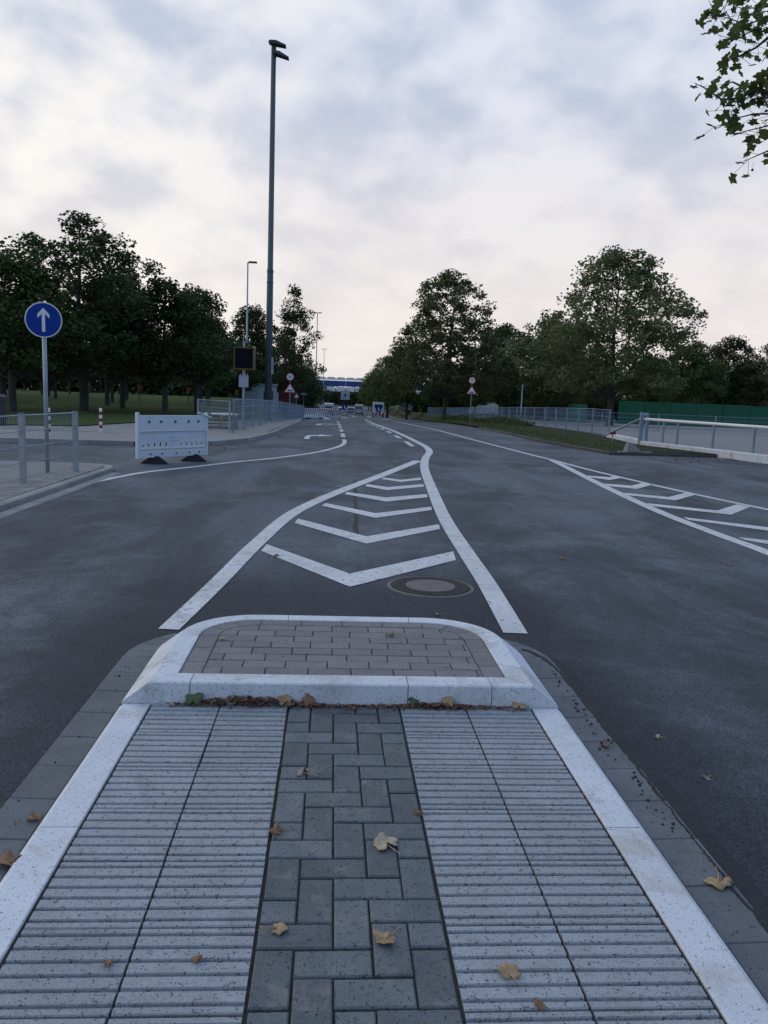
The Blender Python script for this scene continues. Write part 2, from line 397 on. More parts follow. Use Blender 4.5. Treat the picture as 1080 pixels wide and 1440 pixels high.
# the ground itself, out to the horizon
xs = sorted(set([-1500, -700, -350, -200, -140, -100] + list(range(-80, 81, 2)) + [100, 140, 200, 350, 700, 1500]))
ysg = [-60, -30] + list(range(-12, 60, 2)) + list(range(60, 260, 5)) + [280, 320, 380, 460, 600, 900, 1400, 2400]
V = [(x, y, G(x, y) - (.16 if abs(x) < 81 and y < 420 else 0)) for y in ysg for x in xs]
nx = len(xs); Fq = [(j * nx + i, j * nx + i + 1, (j + 1) * nx + i + 1, (j + 1) * nx + i) for j in range(len(ysg) - 1) for i in range(nx - 1)]
ground = struct(obj('ground', np_mesh('ground', V, Fq, M['grass'], True)))
road = struct(sheet('road', lambda y: -3.95 if y < 20.2 else lerp(KL, y) - .25, lambda y: 14.0 if y < 26.0 else lerp(KR, y) + .25, yrange(-8, 420), lambda x, y: g(y), M['asphalt'], 8))
side_road = struct(sheet('side_road', lambda y: -75, lambda y: -3.95, [13.5 + .5 * i for i in range(14)], lambda x, y: G(x, y) if y > 19 else -.03 , M['asphalt'], 4))
# left: pavement before and after the side road, lawn beyond
PZ = .045
near_pave = struct(sheet('left_pavement', lambda y: -40, lambda y: lerp(KL, y) - .30, [-8 + (21.62) * i / 20 for i in range(21)], lambda x, y: PZ - .006, M['pave_near'], 3))
GE = [(18.5, -12), (24.0, -9.8), (24.8, -7.8), (29.4, -7.0), (34.8, -5.5), (45, -4.4), (60, -3.9), (150, -4.2), (420, -5)]
def farz(x, y): return G(x, y) + .09
far_pave = struct(sheet('far_left_pavement', lambda y: -75 if y < 22.5 else lerp(GE, y) - .8, lambda y: -3.9 + .55 * sm(19.4, 19.9, y) if y < 19.86 else lerp(KL, y) - .12, [19.0 + .22 * i for i in range(8)] + yrange(20.8, 420), farz, M['pave'], 8))
lawn = struct(sheet('lawn', lambda y: -78, lambda y: lerp(GE, y) + (-.25 * sm(26, 23, y) if y < 26 else 0) - (9 * sm(24.0, 22.4, y)), yrange(22.4, 200), lambda x, y: G(x, y) + .12, M['grass'], 30))
# right: verge with a low bank, car park beyond the fence
verge = struct(sheet('verge', lambda y: lerp(KR, y) + .10, lambda y: lerp(FR, y) + .4, yrange(21.9, 420), lambda x, y: G(x, y) + .09, M['verge'], 8))
car_park = struct(sheet('car_park', lambda y: 14.0 if y < 21 else lerp(FR, y) + .35, lambda y: 60, yrange(-8, 100), lambda x, y: G(x, y) + .015 * sm(20, 22, y), M['carpark'], 12))
# kerbs
def kerb_run(parent, pts, zf, w, h, step=1.0, name='kerb_stone', mt='kerb_grey', base=.1):
    acc = []; pts = [Vector((p[0], p[1])) for p in pts]
    for a, b in zip(pts, pts[1:]):
        n = max(1, round((b - a).length / step))
        for i in range(n): acc.append((a + (b - a) * i / n, a + (b - a) * (i + 1) / n))
    for a, b in acc:
        d = (b - a); L = d.length; c = (a + b) / 2; rz = math.atan2(d.y, d.x)
        o = MB().box((0, 0, 0), (L - .008, w, h + base), 0, .012).mesh(name, M[mt])
        k = obj(name, o, parent, (c.x, c.y, zf(c.x, c.y) + (h - base) / 2), rz)
        k.rotation_euler = (0, -math.atan2(zf(b.x, b.y) - zf(a.x, a.y), L), rz)
gz = lambda x, y: g(y)
kerb_run(near_pave, [(-3.76, 6), (-3.72, 9), (-3.69, 13.1), (-3.78, 13.5), (-4.1, 13.68), (-9, 13.55)], lambda x, y: -.03, .14, .075)
kerb_run(far_pave, [(-12, 18.62), (-7.7, 18.72), (-4.7, 19.0), (-3.8, 19.35), (-3.12, 19.95), (-2.8, 20.7), (-2.45, 21.9), (-2.2, 24), (-2.04, 26.3), (-1.94, 39), (-2.1, 52)], gz, .16, .12)
kerb_run(verge, [(11.3, 22.0), (8.35, 21.75), (7.66, 21.62), (7.5, 24), (7.36, 28), (7.75, 34.5), (8.15, 39), (9.2, 50)], gz, .14, .085, mt='kerb_dark')
# gutter strip of pale slabs at the near left kerb
kerb_run(near_pave, [(-3.58, 6), (-3.55, 9), (-3.53, 13.0)], lambda x, y: -.03, .16, .012, .5, 'gutter_slab', 'kerb_grey', .05)
# paving blocks of the near left pavement: the nearest ones singly, the rest as one part
blk = MB().box((0, 0, 0), (.196, .096, .06), 0, .004).mesh('paving_block', M['pave_near'])
cells = []
for j in range(130):
    y = 13.42 - .1 * j
    for i in range(30):
        x = -3.90 - .2 * i - (.1 if j % 2 else 0)
        q = PDpx = None
        d = Vector((x, y, PZ)) - CAM; w = d.dot(FW); px = 540 + F * d.dot(RT) / w
        if -30 < px and y > 6: cells.append((x, y))
cells.sort(key=lambda c: c[1])
hb = MB().box((0, 0, 0), (.096, .096, .06), 0, .004).mesh('paving_block', M['pave_near'])
for j in range(1, 72, 2): obj('paving_block', hb, near_pave, (-3.85, 13.42 - .1 * j, PZ - .031))
rest = MB(); rnd = random.Random(3)
for k, (x, y) in enumerate(cells):
    z = PZ - .031 + rnd.uniform(-.0015, .0015)
    if k < 255: obj('paving_block', blk, near_pave, (x, y, z))
    else: rest.box((x, y, z), (.196, .096, .06), 0, .004)
if rest.v: o = rest.build('paving_blocks', M['pave_near'], near_pave); o['kind'] = 'stuff'

# ------------------------------------------------------------------ the refuge island, flush part
Y0 = 3.426
bed = MB(); bed.box((0, .71, -.055), (1.74, 5.42, .09)); island = struct(bed.build('traffic_island', M['sand']))
def rib_tile():
    b = MB(); L = .2925; prof = []        # grooves run across; profile along Y
    y = -L / 2; prof.append((y, -.05)); prof.append((y, -.003)); prof.append((y + .003, 0))
    c0 = -L / 2 + .028
    for k in range(6):
        c = c0 + .048 * k
        prof += [(c - .0085, -.0), (c - .0048, -.003), (c - .0040, -.0085), (c + .0040, -.0085), (c + .0048, -.003), (c + .0065, 0)]
    prof += [(L / 2 - .003, 0), (L / 2, -.003), (L / 2, -.05)]
    n = len(prof); h = .1462
    b.v = [(-h, p[0], p[1]) for p in prof] + [(h, p[0], p[1]) for p in prof]
    b.f = [(i, n + i, n + i + 1, i + 1) for i in range(n - 1)] + [tuple(reversed(range(n))), tuple(range(n, 2 * n))]
    return b.mesh('tactile_tile', M['tile'])
tile = rib_tile(); rnd = random.Random(5)
for col in (-.70, -.40, .40, .70):
    for j in range(11):
        o = obj('tactile_tile', tile, island, (col + rnd.uniform(-.001, .001), Y0 - .15 - .3 * j + rnd.uniform(-.0015, .0015), rnd.uniform(-.0012, .0008)))
        o.rotation_euler = (rnd.uniform(-.003, .003), rnd.uniform(-.003, .003), rnd.uniform(-.003, .003))
# herringbone of grey blocks between the tiles
def paver_mesh(w, l): return MB().box((0, 0, -.03), (w, l, .06), 0, .004).mesh('paving_block', M['paver'])
pm = {'h': paver_mesh(.192, .0925), 'v': paver_mesh(.0925, .192), 's': paver_mesh(.0925, .0925)}
def put(kind, x, y):
    o = obj('paving_block', pm[kind], island, (x + rnd.uniform(-.0012, .0012), y + rnd.uniform(-.0012, .0012), rnd.uniform(-.0025, .0012)))
    o.rotation_euler = (rnd.uniform(-.006, .006), rnd.uniform(-.006, .006), rnd.uniform(-.006, .006))
for j in range(-14, 18):
    yb = 1.64 + .1 * j
    for i in range(5):
        k = (i + j) % 4; x = -.25 + .0985 * i + .0535
        if k == 2: put('h', x + .049, yb + .05) if i < 4 else put('s', x, yb + .05)
        elif k == 3 and i == 0: put('s', x, yb + .05)
        elif k == 0: put('v', x, yb + .1) if j < 17 else put('s', x, yb + .05)
        elif k == 1 and j == -14: put('s', x, yb + .05)
# flush pale kerbs and the dark gutter slabs along both sides
for s in (-1, 1):
    for a, b in ((2.412, 3.418), (1.41, 2.408), (.41, 1.406), (-.59, .406), (-1.6, -.594)):
        kb = MB(); L = b - a
        prof = [(.858, -.10), (.858, -.004), (.861, 0), (.972, 0), (.990, -.012), (.993, -.10)]
        n = len(prof)
        kb.v = [(s * p[0], a, p[1]) for p in prof] + [(s * p[0], b, p[1]) for p in prof]
        kb.f = [(i, n + i, n + i + 1, i + 1) if s < 0 else (i + 1, n + i + 1, n + i, i) for i in range(n - 1)] + [tuple(range(n)), tuple(range(n, 2 * n))]
        kb.build('kerb_stone', M['kerb_white'], island)
y = 4.12
rnd = random.Random(8)
gl = MB().box((0, 0, -.04), (.158, .247, .08), 0, .004).mesh('gutter_slab', M['gutter'])
for s in (-1, 1):
    for j in range(24):
        o = obj('gutter_slab', gl, island, (s * 1.078 + rnd.uniform(-.002, .002), 4.0 - .25 * j + rnd.uniform(-.002, .002), -.021 + rnd.uniform(-.002, .002)))
        o.rotation_euler = (rnd.uniform(-.006, .006), -s * .03, rnd.uniform(-.006, .006))
    # the gutter bends in round the head of the island
    for k in range(4):
        a0, a1 = R(k * 13.5 - 3), R(k * 13.5 + 10)
        cxx, cyy = s * .62, 4.13
        pts = [(cxx + s * r * math.cos(a), cyy + r * math.sin(a) * 1.0) for r, a in ((.383, a0), (.538, a0), (.538, a1), (.383, a1))]
        if s < 0: pts = pts[::-1]
        MB().prism(pts, -.1, -.021 - .001 * k, .003).build('gutter_slab', M['gutter'], island)
# ragged edge of the newer asphalt lapping onto the gutter slabs
for s in (-1, 1):
    eb = MB(); n = 420; rnd = random.Random(20 + s); wob = 0
    for j in range(n):
        y = -1.2 + j * (5.55 / n); wob = wob * .7 + rnd.uniform(-.0035, .0035) * (1 if s > 0 else .6)
        xi = 1.133 + wob + .004 * math.sin(y * 2.3 + s) + (.006 if s < 0 else 0)
        if y > 4.0: xi -= (y - 4.0) ** 2 * .9
        for dx, z in ((-.001, -.034), (.004, -.0165), (.035, -.0215), (.10, -.0302)): eb.v.append((s * (xi + dx), y, z))
        if j:
            for i in range(3): a = (j - 1) * 4 + i; eb.f.append((a, a + 1, a + 5, a + 4) if s > 0 else (a + 4, a + 5, a + 1, a))
    if s > 0: eb.build('asphalt_edge', M['tar'], road)
    cr = MB()
    for j in range(60 if s > 0 else 14):
        y = rnd.uniform(2.4, 4.2); r = rnd.uniform(.003, .008) * (1 if s > 0 else .7); x = s * (1.12 - abs(rnd.gauss(0, .035)))
        cr.lathe([(r * .5, 0), (r, r * .4), (r * .6, r)], (x, y, -.021), 5)
    o = cr.build('asphalt_crumbs', M['tar'], road); o['kind'] = 'stuff'

# ------------------------------------------------------------------ raised head of the island
def contour(hx, y0, y1, r, n=9):           # from the front left corner round to the front right corner
    pts = [(-hx, y0)]
    for k in range(5): pts.append((-hx, y0 + (y1 - r - y0) * (k + 1) / 6))
    for k in range(n + 1): a = math.pi - k * math.pi / 2 / n; pts.append((-hx + r + r * math.cos(a), y1 - r + r * math.sin(a)))
    for k in range(11): pts.append((-hx + r + (2 * hx - 2 * r) * (k + 1) / 12, y1))
    for k in range(n + 1): a = math.pi / 2 - k * math.pi / 2 / n; pts.append((hx - r + r * math.cos(a), y1 - r + r * math.sin(a)))
    for k in range(5): pts.append((hx, y1 - r - (y1 - r - y0) * (k + 1) / 6))
    pts.append((hx, y0)); return pts
TZ = .097
base = contour(.985, 3.4275, 4.62, .46); topo = contour(.872, 3.436, 4.545, .40); tope = contour(.864, 3.444, 4.537, .395); topi = contour(.762, 3.553, 4.442, .30)
head = MB(); head.poly([(p[0], p[1], .074) for p in reversed(topi)]); head.prism([(p[0] * .93, 3.48 + (p[1] - 3.43) * .93) for p in reversed(base)], -.05, .02)
raised = struct(head.build('raised_island', M['sand']))
NC = len(base)
def ring_piece(i0, i1, fa=0.0, fb=0.0):
    b = MB(); rows = []
    for i in range(i0, i1 + 1):
        def pt(c):
            p = Vector(c[i])
            if i == i0: p = p + (Vector(c[i + 1]) - p).normalized() * .002
            if i == i1: p = p + (Vector(c[i - 1]) - p).normalized() * .002
            return p
        B, T, E, I = pt(base), pt(topo), pt(tope), pt(topi)
        rows.append([(I.x, I.y, .0), (I.x, I.y, TZ - .003), (I.x + (E.x - I.x) * .03, I.y + (E.y - I.y) * .03, TZ), (E.x, E.y, TZ), (T.x, T.y, TZ - .006), (B.x, B.y, .004), (B.x, B.y, -.06)])
    n = 7
    for r in rows: b.v += r
    for j in range(len(rows) - 1):
        for i in range(n - 1): a = j * n + i; b.f.append((a, a + n, a + n + 1, a + 1))
    b.f.append(tuple(range(n))); b.f.append(tuple(reversed([(len(rows) - 1) * n + i for i in range(n)])))
    return b.build('kerb_stone', M['kerb_white'], raised)
for i0, i1 in ((0, 2), (2, 7), (7, 17), (17, 26), (26, 34), (34, NC - 3), (NC - 3, NC - 1)): ring_piece(i0, i1)
def front_piece(xa, xb):                   # straight stones facing the ribbed tiles, bevelled front
    b = MB(); n = 7; prof = None
    for x, e in ((xa, 0), (xb, 1)):
        def X(lim): return max(-lim, min(lim, x)) + (.002 if not e else -.002) * (1 if abs(x) < .7 else 0)
        b.v += [(X(.762), 3.553, 0), (X(.762), 3.553, TZ - .003), (X(.762), 3.550, TZ), (X(.864), 3.444, TZ), (X(.872), 3.436, TZ - .006), (X(.985), 3.4275, .002), (X(.985), 3.4275, -.06)]
    b.f = [(i + 1, n + i + 1, n + i, i) for i in range(n - 1)] + [tuple(range(n)), tuple(reversed(range(n, 2 * n)))]
    return b.build('kerb_stone', M['kerb_white'], raised)
for a, b_ in ((-.985, -.688), (-.688, .288), (.288, .672), (.672, .985)): front_piece(a, b_)
# warm grey bricks on top: a border course and a running-bond field
bi = contour(.660, 3.51, 4.350, .205); bo = contour(.756, 3.51, 4.436, .296)
cuts = [3, 4, 5, 7, 9, 11, 13, 15, 17, 19, 21, 23, 25, 27, 29, 31, 33, 35, 36, 37]
def strip_len(a, b): return (Vector(a) - Vector(b)).length
idx = [0]; acc = 0
for i in range(1, NC):
    acc += strip_len(bo[i], bo[i - 1])
    lim = .115 if (i < 7 or i > NC - 8) else (.115 if i < 16 or i > NC - 17 else .19)
    if acc >= lim or i == NC - 1: idx.append(i); acc = 0
def inset_line(a, b, d):
    v = (Vector(b) - Vector(a)).normalized() * d; return (a[0] + v.x, a[1] + v.y)
for a, b_ in zip(idx, idx[1:]):
    o_ = [bo[i] for i in range(a, b_ + 1)]; n_ = [bi[i] for i in range(a, b_ + 1)]
    for L in (o_, n_):
        s0, s1 = inset_line(L[0], L[1], .002), inset_line(L[-1], L[-2], .002); L[0], L[-1] = s0, s1
    pts = [(p[0], max(3.558, p[1])) for p in (n_ + o_[::-1])]
    if max(p[1] for p in pts) - min(p[1] for p in pts) < .01: continue
    pts = [p for i, p in enumerate(pts) if i == 0 or strip_len(p, pts[i - 1]) > .004]
    ar = sum(p[0] * q[1] - q[0] * p[1] for p, q in zip(pts, pts[1:] + pts[:1]))
    if ar < 0: pts = pts[::-1]
    MB().prism(pts, .02, TZ - .004, .003).build('brick', M['brick'], raised)
fld = [(p[0], max(3.558, p[1])) for p in contour(.656, 3.558, 4.345, .20)][::-1]
def clip(poly, conv):                      # conv counter-clockwise
    out = poly
    for a, b in zip(conv, conv[1:] + conv[:1]):
        if strip_len(a, b) < 1e-6: continue
        inp, out = out, []
        if not inp: return []
        f = lambda p: (b[0] - a[0]) * (p[1] - a[1]) - (b[1] - a[1]) * (p[0] - a[0])
        for p, q in zip(inp, inp[1:] + inp[:1]):
            fp, fq = f(p), f(q)
            if fp >= 0: out.append(p)
            if (fp >= 0) != (fq >= 0): tt = fp / (fp - fq); out.append((p[0] + (q[0] - p[0]) * tt, p[1] + (q[1] - p[1]) * tt))
    return out
rnd = random.Random(11)
for j in range(8):
    ya, yb = 3.559 + .0982 * j, 3.559 + .0982 * j + .0942
    x = -.658 - (.0 if j % 2 else .10) - rnd.uniform(0, .03)
    while x < .67:
        p = clip([(x, ya), (x + .197, ya), (x + .197, yb), (x, yb)], fld)
        if p and max(q[0] for q in p) - min(q[0] for q in p) > .008 and max(q[1] for q in p) - min(q[1] for q in p) > .006:
            MB().prism(p, .02, TZ - .004 + rnd.uniform(-.002, .0015), .003).build('brick', M['brick'], raised)
        x += .2015

# ------------------------------------------------------------------ road markings, each painted piece a part of the road
MZ = lambda x, y: g(y) + .004 + .00012 * max(0, y)
def catmull(pts, n=6):
    P4 = [pts[0]] + list(pts) + [pts[-1]]; out = []
    for i in range(1, len(P4) - 2):
        a, b, c, d = (Vector((q[0], q[1])) for q in P4[i - 1:i + 3])
        for k in range(n):
            t = k / n; out.append(.5 * ((2 * b) + (c - a) * t + (2 * a - 5 * b + 4 * c - d) * t * t + (3 * b - a - 3 * c + d) * t ** 3))
    out.append(Vector((pts[-1][0], pts[-1][1]))); return out
def paint_line(pts, w, name='solid_line', smooth=True, endcut=None):
    c = catmull(pts) if smooth else [Vector(p) for p in pts]
    b = MB(); ws = w if isinstance(w, (list, tuple)) else (w, w)
    for i, p in enumerate(c):
        d = (c[min(i + 1, len(c) - 1)] - c[max(i - 1, 0)]).normalized(); nrm = Vector((-d.y, d.x)); t = i / (len(c) - 1); hw = (ws[0] + (ws[1] - ws[0]) * t) / 2
        if i == 0: nrm = nrm if endcut is None else Vector((endcut[0], endcut[1])) 
        for s in (-1, 1): q = p - nrm * (s * hw); b.v.append((q.x, q.y, MZ(q.x, q.y)))
        if i: k = 2 * i; b.f.append((k - 2, k - 1, k + 1, k))
    return b.build(name, M['paint'], road)
def paint_poly(px, name):
    pts = [P(x, y, 0, gz) for x, y in px]
    b = MB(); b.poly([(q.x, q.y, MZ(q.x, q.y)) for q in pts]); me = b.mesh(name, M['paint'])
    if me.polygons[0].normal.z < 0: me.flip_normals()
    return obj(name, me, road)
def gp(l): return [(q.x, q.y) for q in (P(x, y, 0, gz) for x, y in l)]
paint_line([(-1.02, 4.62), (-.90, 5.8), (-.755, 7.41), (-.50, 9.38), (.05, 11.49), (.81, 13.95), (1.80, 17.3)], (.125, .20))
paint_line([(1.07, 4.665), (1.14, 5.94), (1.18, 7.15), (1.26, 9.17), (1.46, 12.0), (1.74, 15.5), (2.08, 18.24), (2.40, 20.2), (2.56, 22.2), (2.58, 25), (2.57, 32.2), (2.60, 43.6), (2.8, 58), (3.46, 88)], (.15, .20))
def zoomp(l, s, ox, oy): return [(ox + x / s, oy + y / s) for x, y in l]
Z3 = lambda l: zoomp(l, 2.7, 330, 600)
for l in ([(122, 448), (437, 560), (830, 475), (840, 508), (437, 610), (100, 473)], [(240, 350), (500, 418), (775, 372), (780, 390), (500, 446), (228, 367)],
          [(345, 291), (535, 330), (747, 305), (748, 318), (535, 348), (332, 301)], [(425, 249), (575, 270), (730, 257), (732, 269), (575, 286), (418, 257)],
          [(503, 219), (580, 231), (716, 219), (718, 229), (580, 242), (495, 227)], [(565, 194), (630, 203), (706, 194), (709, 203), (630, 211), (558, 200)]):
    l = Z3(l)
    paint_poly([l[0], l[1], l[2], l[3], l[4], l[5]], 'chevron')
paint_line([(-3.50, 11.72), (-3.16, 13.16), (-2.53, 14.4), (-1.96, 15.59), (-1.33, 16.68), (-.51, 18.65), (.06, 20.99), (.27, 23.0), (.29, 25.0)], .12)
for a, b_ in ((26.5, 29.5), (31.5, 34.5), (36.5, 39.5), (41.5, 44.5), (46.5, 49.5), (51.5, 54.5), (57, 60)): paint_line([(.29, a), (.29, b_)], .14, 'dash', False)
for k in range(8): paint_line([(2.20 + .02 * k, 22.5 + 4.6 * k), (2.22 + .02 * k, 25.0 + 4.6 * k)], .14, 'dash', False)
paint_line([(6.5, 8.9), (6.11, 10.82), (5.82, 12.31), (5.56, 14.17), (5.32, 16.52), (5.2, 19.08), (5.05, 21.77), (4.88, 29.5), (5.05, 39.9), (5.4, 55), (6.62, 94), (7.88, 129)], .13)
paint_line([(4.2, 5.6), (4.28, 7.57), (4.27, 8.62), (4.32, 10.49), (4.64, 13.92), (5.03, 17.3), (5.17, 18.7)], .16)
Z4 = lambda l: zoomp(l, 3.0, 720, 560)
for l in ([(315, 327), (410, 334), (430, 329), (460, 338), (410, 346), (330, 335)], [(382, 361), (505, 370), (550, 359), (592, 366), (525, 384), (395, 370)],
          [(458, 399), (660, 418), (730, 401), (772, 409), (690, 432), (475, 409)], [(568, 444), (865, 475), (950, 449), (1003, 460), (925, 493), (590, 456)]):
    paint_poly(Z4(l), 'chevron')
for l in ([(722, 503), (1080, 546), (1180, 557), (1300, 520), (1370, 530), (1240, 580), (1080, 560), (745, 515)], [(955, 588), (1080, 601), (1420, 640), (1430, 660), (1080, 617), (985, 600)]): paint_poly(Z4(l), 'chevron')
def turn_arrow(x, y, s=1.0):
    sh = [(0, 0), (.17, 0), (.17, 1.9), (.42, 2.35), (.42, 1.95), (.95, 2.75), (.42, 3.5), (.42, 3.05), (.1, 2.75), (0, 2.2)]
    b = MB(); b.poly([(x + p[0] * s, y + p[1] * s, MZ(0, y + p[1] * s) + .006) for p in sh])
    me = b.mesh('arrow', M['paint'])
    if me.polygons[0].normal.z < 0: me.flip_normals()
    return obj('arrow', me, road)
turn_arrow(-.95, 24.3); turn_arrow(-.95, 41, 1.6)
paint_line([(-1.9, 66), (.3, 68.5)], .35, 'stop_line', False)
paint_line([(5.2, 100), (7.0, 92)], (.5, .35), 'solid_line', False)
for x_, y_ in ((248, 310), (300, 283), (330, 265), (358, 243), (400, 225), (430, 210), (500, 178), (545, 160), (590, 150), (612, 131)):
    c_ = P(*Z3([(x_, y_)])[0], 0, gz); b = MB(); b.poly([(c_.x + dx, c_.y + dy, g(c_.y + dy) + .003) for dx, dy in ((-.10, -.14), (.02, -.16), (.11, .15), (-.03, .13))]); b.build('worn_dash', M['paint_worn'], road)
# the darker seam running up the middle of the chevrons
sb = MB(); rnd = random.Random(6); xw = 0
for j in range(60):
    y = 8.0 + j * .085; xw = xw * .85 + rnd.uniform(-.012, .012); hw = .012 + rnd.uniform(0, .022)
    x = .19 + .02 * (y - 8) + xw
    sb.v += [(x - hw, y, g(y) + .0022), (x + hw, y, g(y) + .0022)]
    if j: sb.f.append((2 * j - 2, 2 * j - 1, 2 * j + 1, 2 * j))
sb.build('tar_seam', M['tar'], road)

# ------------------------------------------------------------------ small things on the road
def manhole(x, y):
    t = thing('manhole_cover', 'round manhole cover with pale concrete middle set in dark asphalt', 'manhole cover', (x, y, -.03)); t.scale = (.88, .88, 1)
    ring = MB(); ring.lathe([(.262, .001), (.262, .006), (.272, .008), (.325, .008), (.334, .004), (.336, -.002)], n=48); ring.f = ring.f[:-2]; ring.build('frame', M['stone'], t)
    MB().lathe([(.34, -.001), (.345, .006), (.352, .0055), (.372, .0015), (.375, -.002)], n=48).build('mortar_ring', M['infill'], t)
    MB().lathe([(.215, -.01), (.213, .009), (.200, .0105), (.05, .0115)], n=40).build('concrete_infill', M['infill'], t)
    vb = MB()
    for k in range(24):
        a = 2 * math.pi * k / 24; vb.box((.240 * math.cos(a), .240 * math.sin(a), .004), (.036, .022, .006), a)
    cov = MB().lathe([(.216, .002), (.218, .007), (.224, .0075), (.258, .0075), (.260, .002)], n=40); cov.f = cov.f[:-2]
    o = cov.build('cover_rim', M['stone'], t); o2 = vb.build('vent_ribs', M['infill'], o); o2['kind'] = 'stuff'
manhole(.685, 5.83)

def leaf_outline(rng, lob=5):
    pts = []; lobe_s = [rng.uniform(.3, 1.15) for _ in range(5)]
    n = 22
    for k in range(n):
        a = -math.pi / 2 + 2 * math.pi * k / n
        r = .55 + .40 * abs(math.cos((a - math.pi / 2) * 2.5)) ** .8 * lobe_s[int(k * 5 / n) % 5]
        if k == 0: r = .25
        pts.append((r * math.cos(a) * rng.uniform(.8, 1.12), r * math.sin(a) * rng.uniform(.8, 1.12)))
    return pts
def fallen_leaf(px, py, size, mt, label, z=0.0, curl=.5, seed=0, rz=0.0, squash=1.0, zsurf=None, tilt=0.0, lift=0.0):
    rng = random.Random(seed); q = P(px, py, 0, (lambda x, y: z))
    t = thing('fallen_leaf', label, 'leaf', (q.x, q.y, z + .003), rz, 'fallen leaves')
    o = leaf_outline(rng); b = MB(); s = size / 2; b.v.append((0, 0, .004))
    ax = rng.uniform(0, math.pi); ca, sa = math.cos(ax), math.sin(ax)
    def zz_(x, y):
        u = (x * ca + y * sa) / s; w = (-x * sa + y * ca) / s
        return s * (curl * .55 * u * u + .22 * curl * math.sin(4 * w + seed) + .2 * curl * math.sin(6 * u + 2 * seed + 2 * w)) + .002
    for f in (.5, 1.0):
        for p in o:
            x, y = p[0] * s * f, p[1] * s * f * squash; b.v.append((x, y, max(.0015, zz_(x, y))))
    n = len(o)
    for k in range(n):
        j = (k + 1) % n; b.f.append((0, 1 + k, 1 + j)); b.f.append((1 + k, 1 + n + k, 1 + n + j, 1 + j))
    me = b.mesh('blade', M[mt], True); bl = obj('blade', me, t)
    md = bl.modifiers.new('thick', 'SOLIDIFY'); md.thickness = .0012
    MB().tube([(0, -.2 * s, .004), (.1 * s, -.9 * s, .006), (.3 * s, -1.5 * s, .004)], [.0022, .0016, .0012], 4).build('stem', M[mt], t)
    if tilt: bl.rotation_euler = (tilt, 0, 0); bl.location.z = lift
    return t
fallen_leaf(425, 1088, .085, 'dead3', 'pale rolled-up leaf on the grey blocks nearest the raised kerb', 0, 1.3, 1, .9, .42)
fallen_leaf(541, 1187, .105, 'dead3', 'large pale tan lobed leaf on the herringbone blocks', 0, .55, 2, .4)
fallen_leaf(388, 1170, .06, 'dead2', 'small brown leaf at the joint between grey blocks and left ribbed tiles', 0, .7, 3, 1.2)
fallen_leaf(393, 1308, .075, 'dead1', 'flat tan leaf with a thin stem on a horizontal grey block', 0, .35, 4, -1.6, .8)
fallen_leaf(541, 1324, .08, 'dead1', 'curled tan leaf with a raised brown edge on the herringbone blocks', 0, .95, 5, 2.2, .8)
fallen_leaf(714, 1370, .075, 'dead1', 'crumpled tan leaf lying across two ribs of a right-hand tactile tile', 0, .6, 6, .3, .9)
fallen_leaf(1010, 1244, .115, 'dead1', 'dry tan leaf lying on the dark gutter slabs', -.02, .6, 7, 2.6, .8)
fallen_leaf(588, 1144, .04, 'dead2', 'tiny rust brown leaf at the joint beside the right ribbed tiles', 0, .8, 8, .2)
fallen_leaf(152, 1357, .035, 'dead2', 'tiny brown leaf scrap on the outermost left ribbed tiles', 0, .8, 9, .2)
fallen_leaf(276, 1351, .035, 'dead2', 'small dark leaf scrap on the inner left ribbed tiles', 0, .8, 10, 1.2)
fallen_leaf(759, 1416, .035, 'dead2', 'tiny orange brown leaf scrap on the inner right ribbed tiles', 0, .8, 11, .7)
fallen_leaf(10, 1216, .10, 'dead2', 'reddish brown leaf in the gutter beside the left pale kerb', -.02, .8, 12, 1.7)
fallen_leaf(50, 1152, .06, 'dead2', 'dark brown leaf on the left gutter slabs against the kerb', -.02, .8, 13, .7)
fallen_leaf(852, 1050, .06, 'dead2', 'brown leaf on the gutter slabs beside the right pale kerb', -.02, .7, 14, 1.4, .5)
fallen_leaf(924, 1038, .045, 'dead3', 'small pale leaf on the dark asphalt right of the island', -.03, .7, 15, 1.1, .5)
fallen_leaf(994, 1096, .045, 'dead3', 'small pale curled leaf on the asphalt beyond the right gutter', -.03, .9, 16, 2.1, .5)
fallen_leaf(550, 894, .07, 'dead2', 'brown leaf lying on the raised warm grey bricks', TZ, .8, 17, 1.2, .5)
fallen_leaf(312, 899, .05, 'dead1', 'small tan leaf on the raised bricks near the rounded corner', TZ, .5, 18, .4)
fallen_leaf(615, 865, .07, 'dead1', 'tan leaf on the dark asphalt behind the raised island', -.03, .6, 19, 1.4, .5)
fallen_leaf(388, 782, .10, 'dead2', 'brown leaf lying on the big white chevron', -.026, .9, 20, 1.4, .5)
fallen_leaf(1025, 795, .10, 'dead2', 'dark brown leaf on the right carriageway asphalt', -.03, .8, 21, 1.4, .5)
fallen_leaf(790, 786, .10, 'dead2', 'brown leaf on the middle of the right carriageway', -.03, .8, 22, .4, .5)
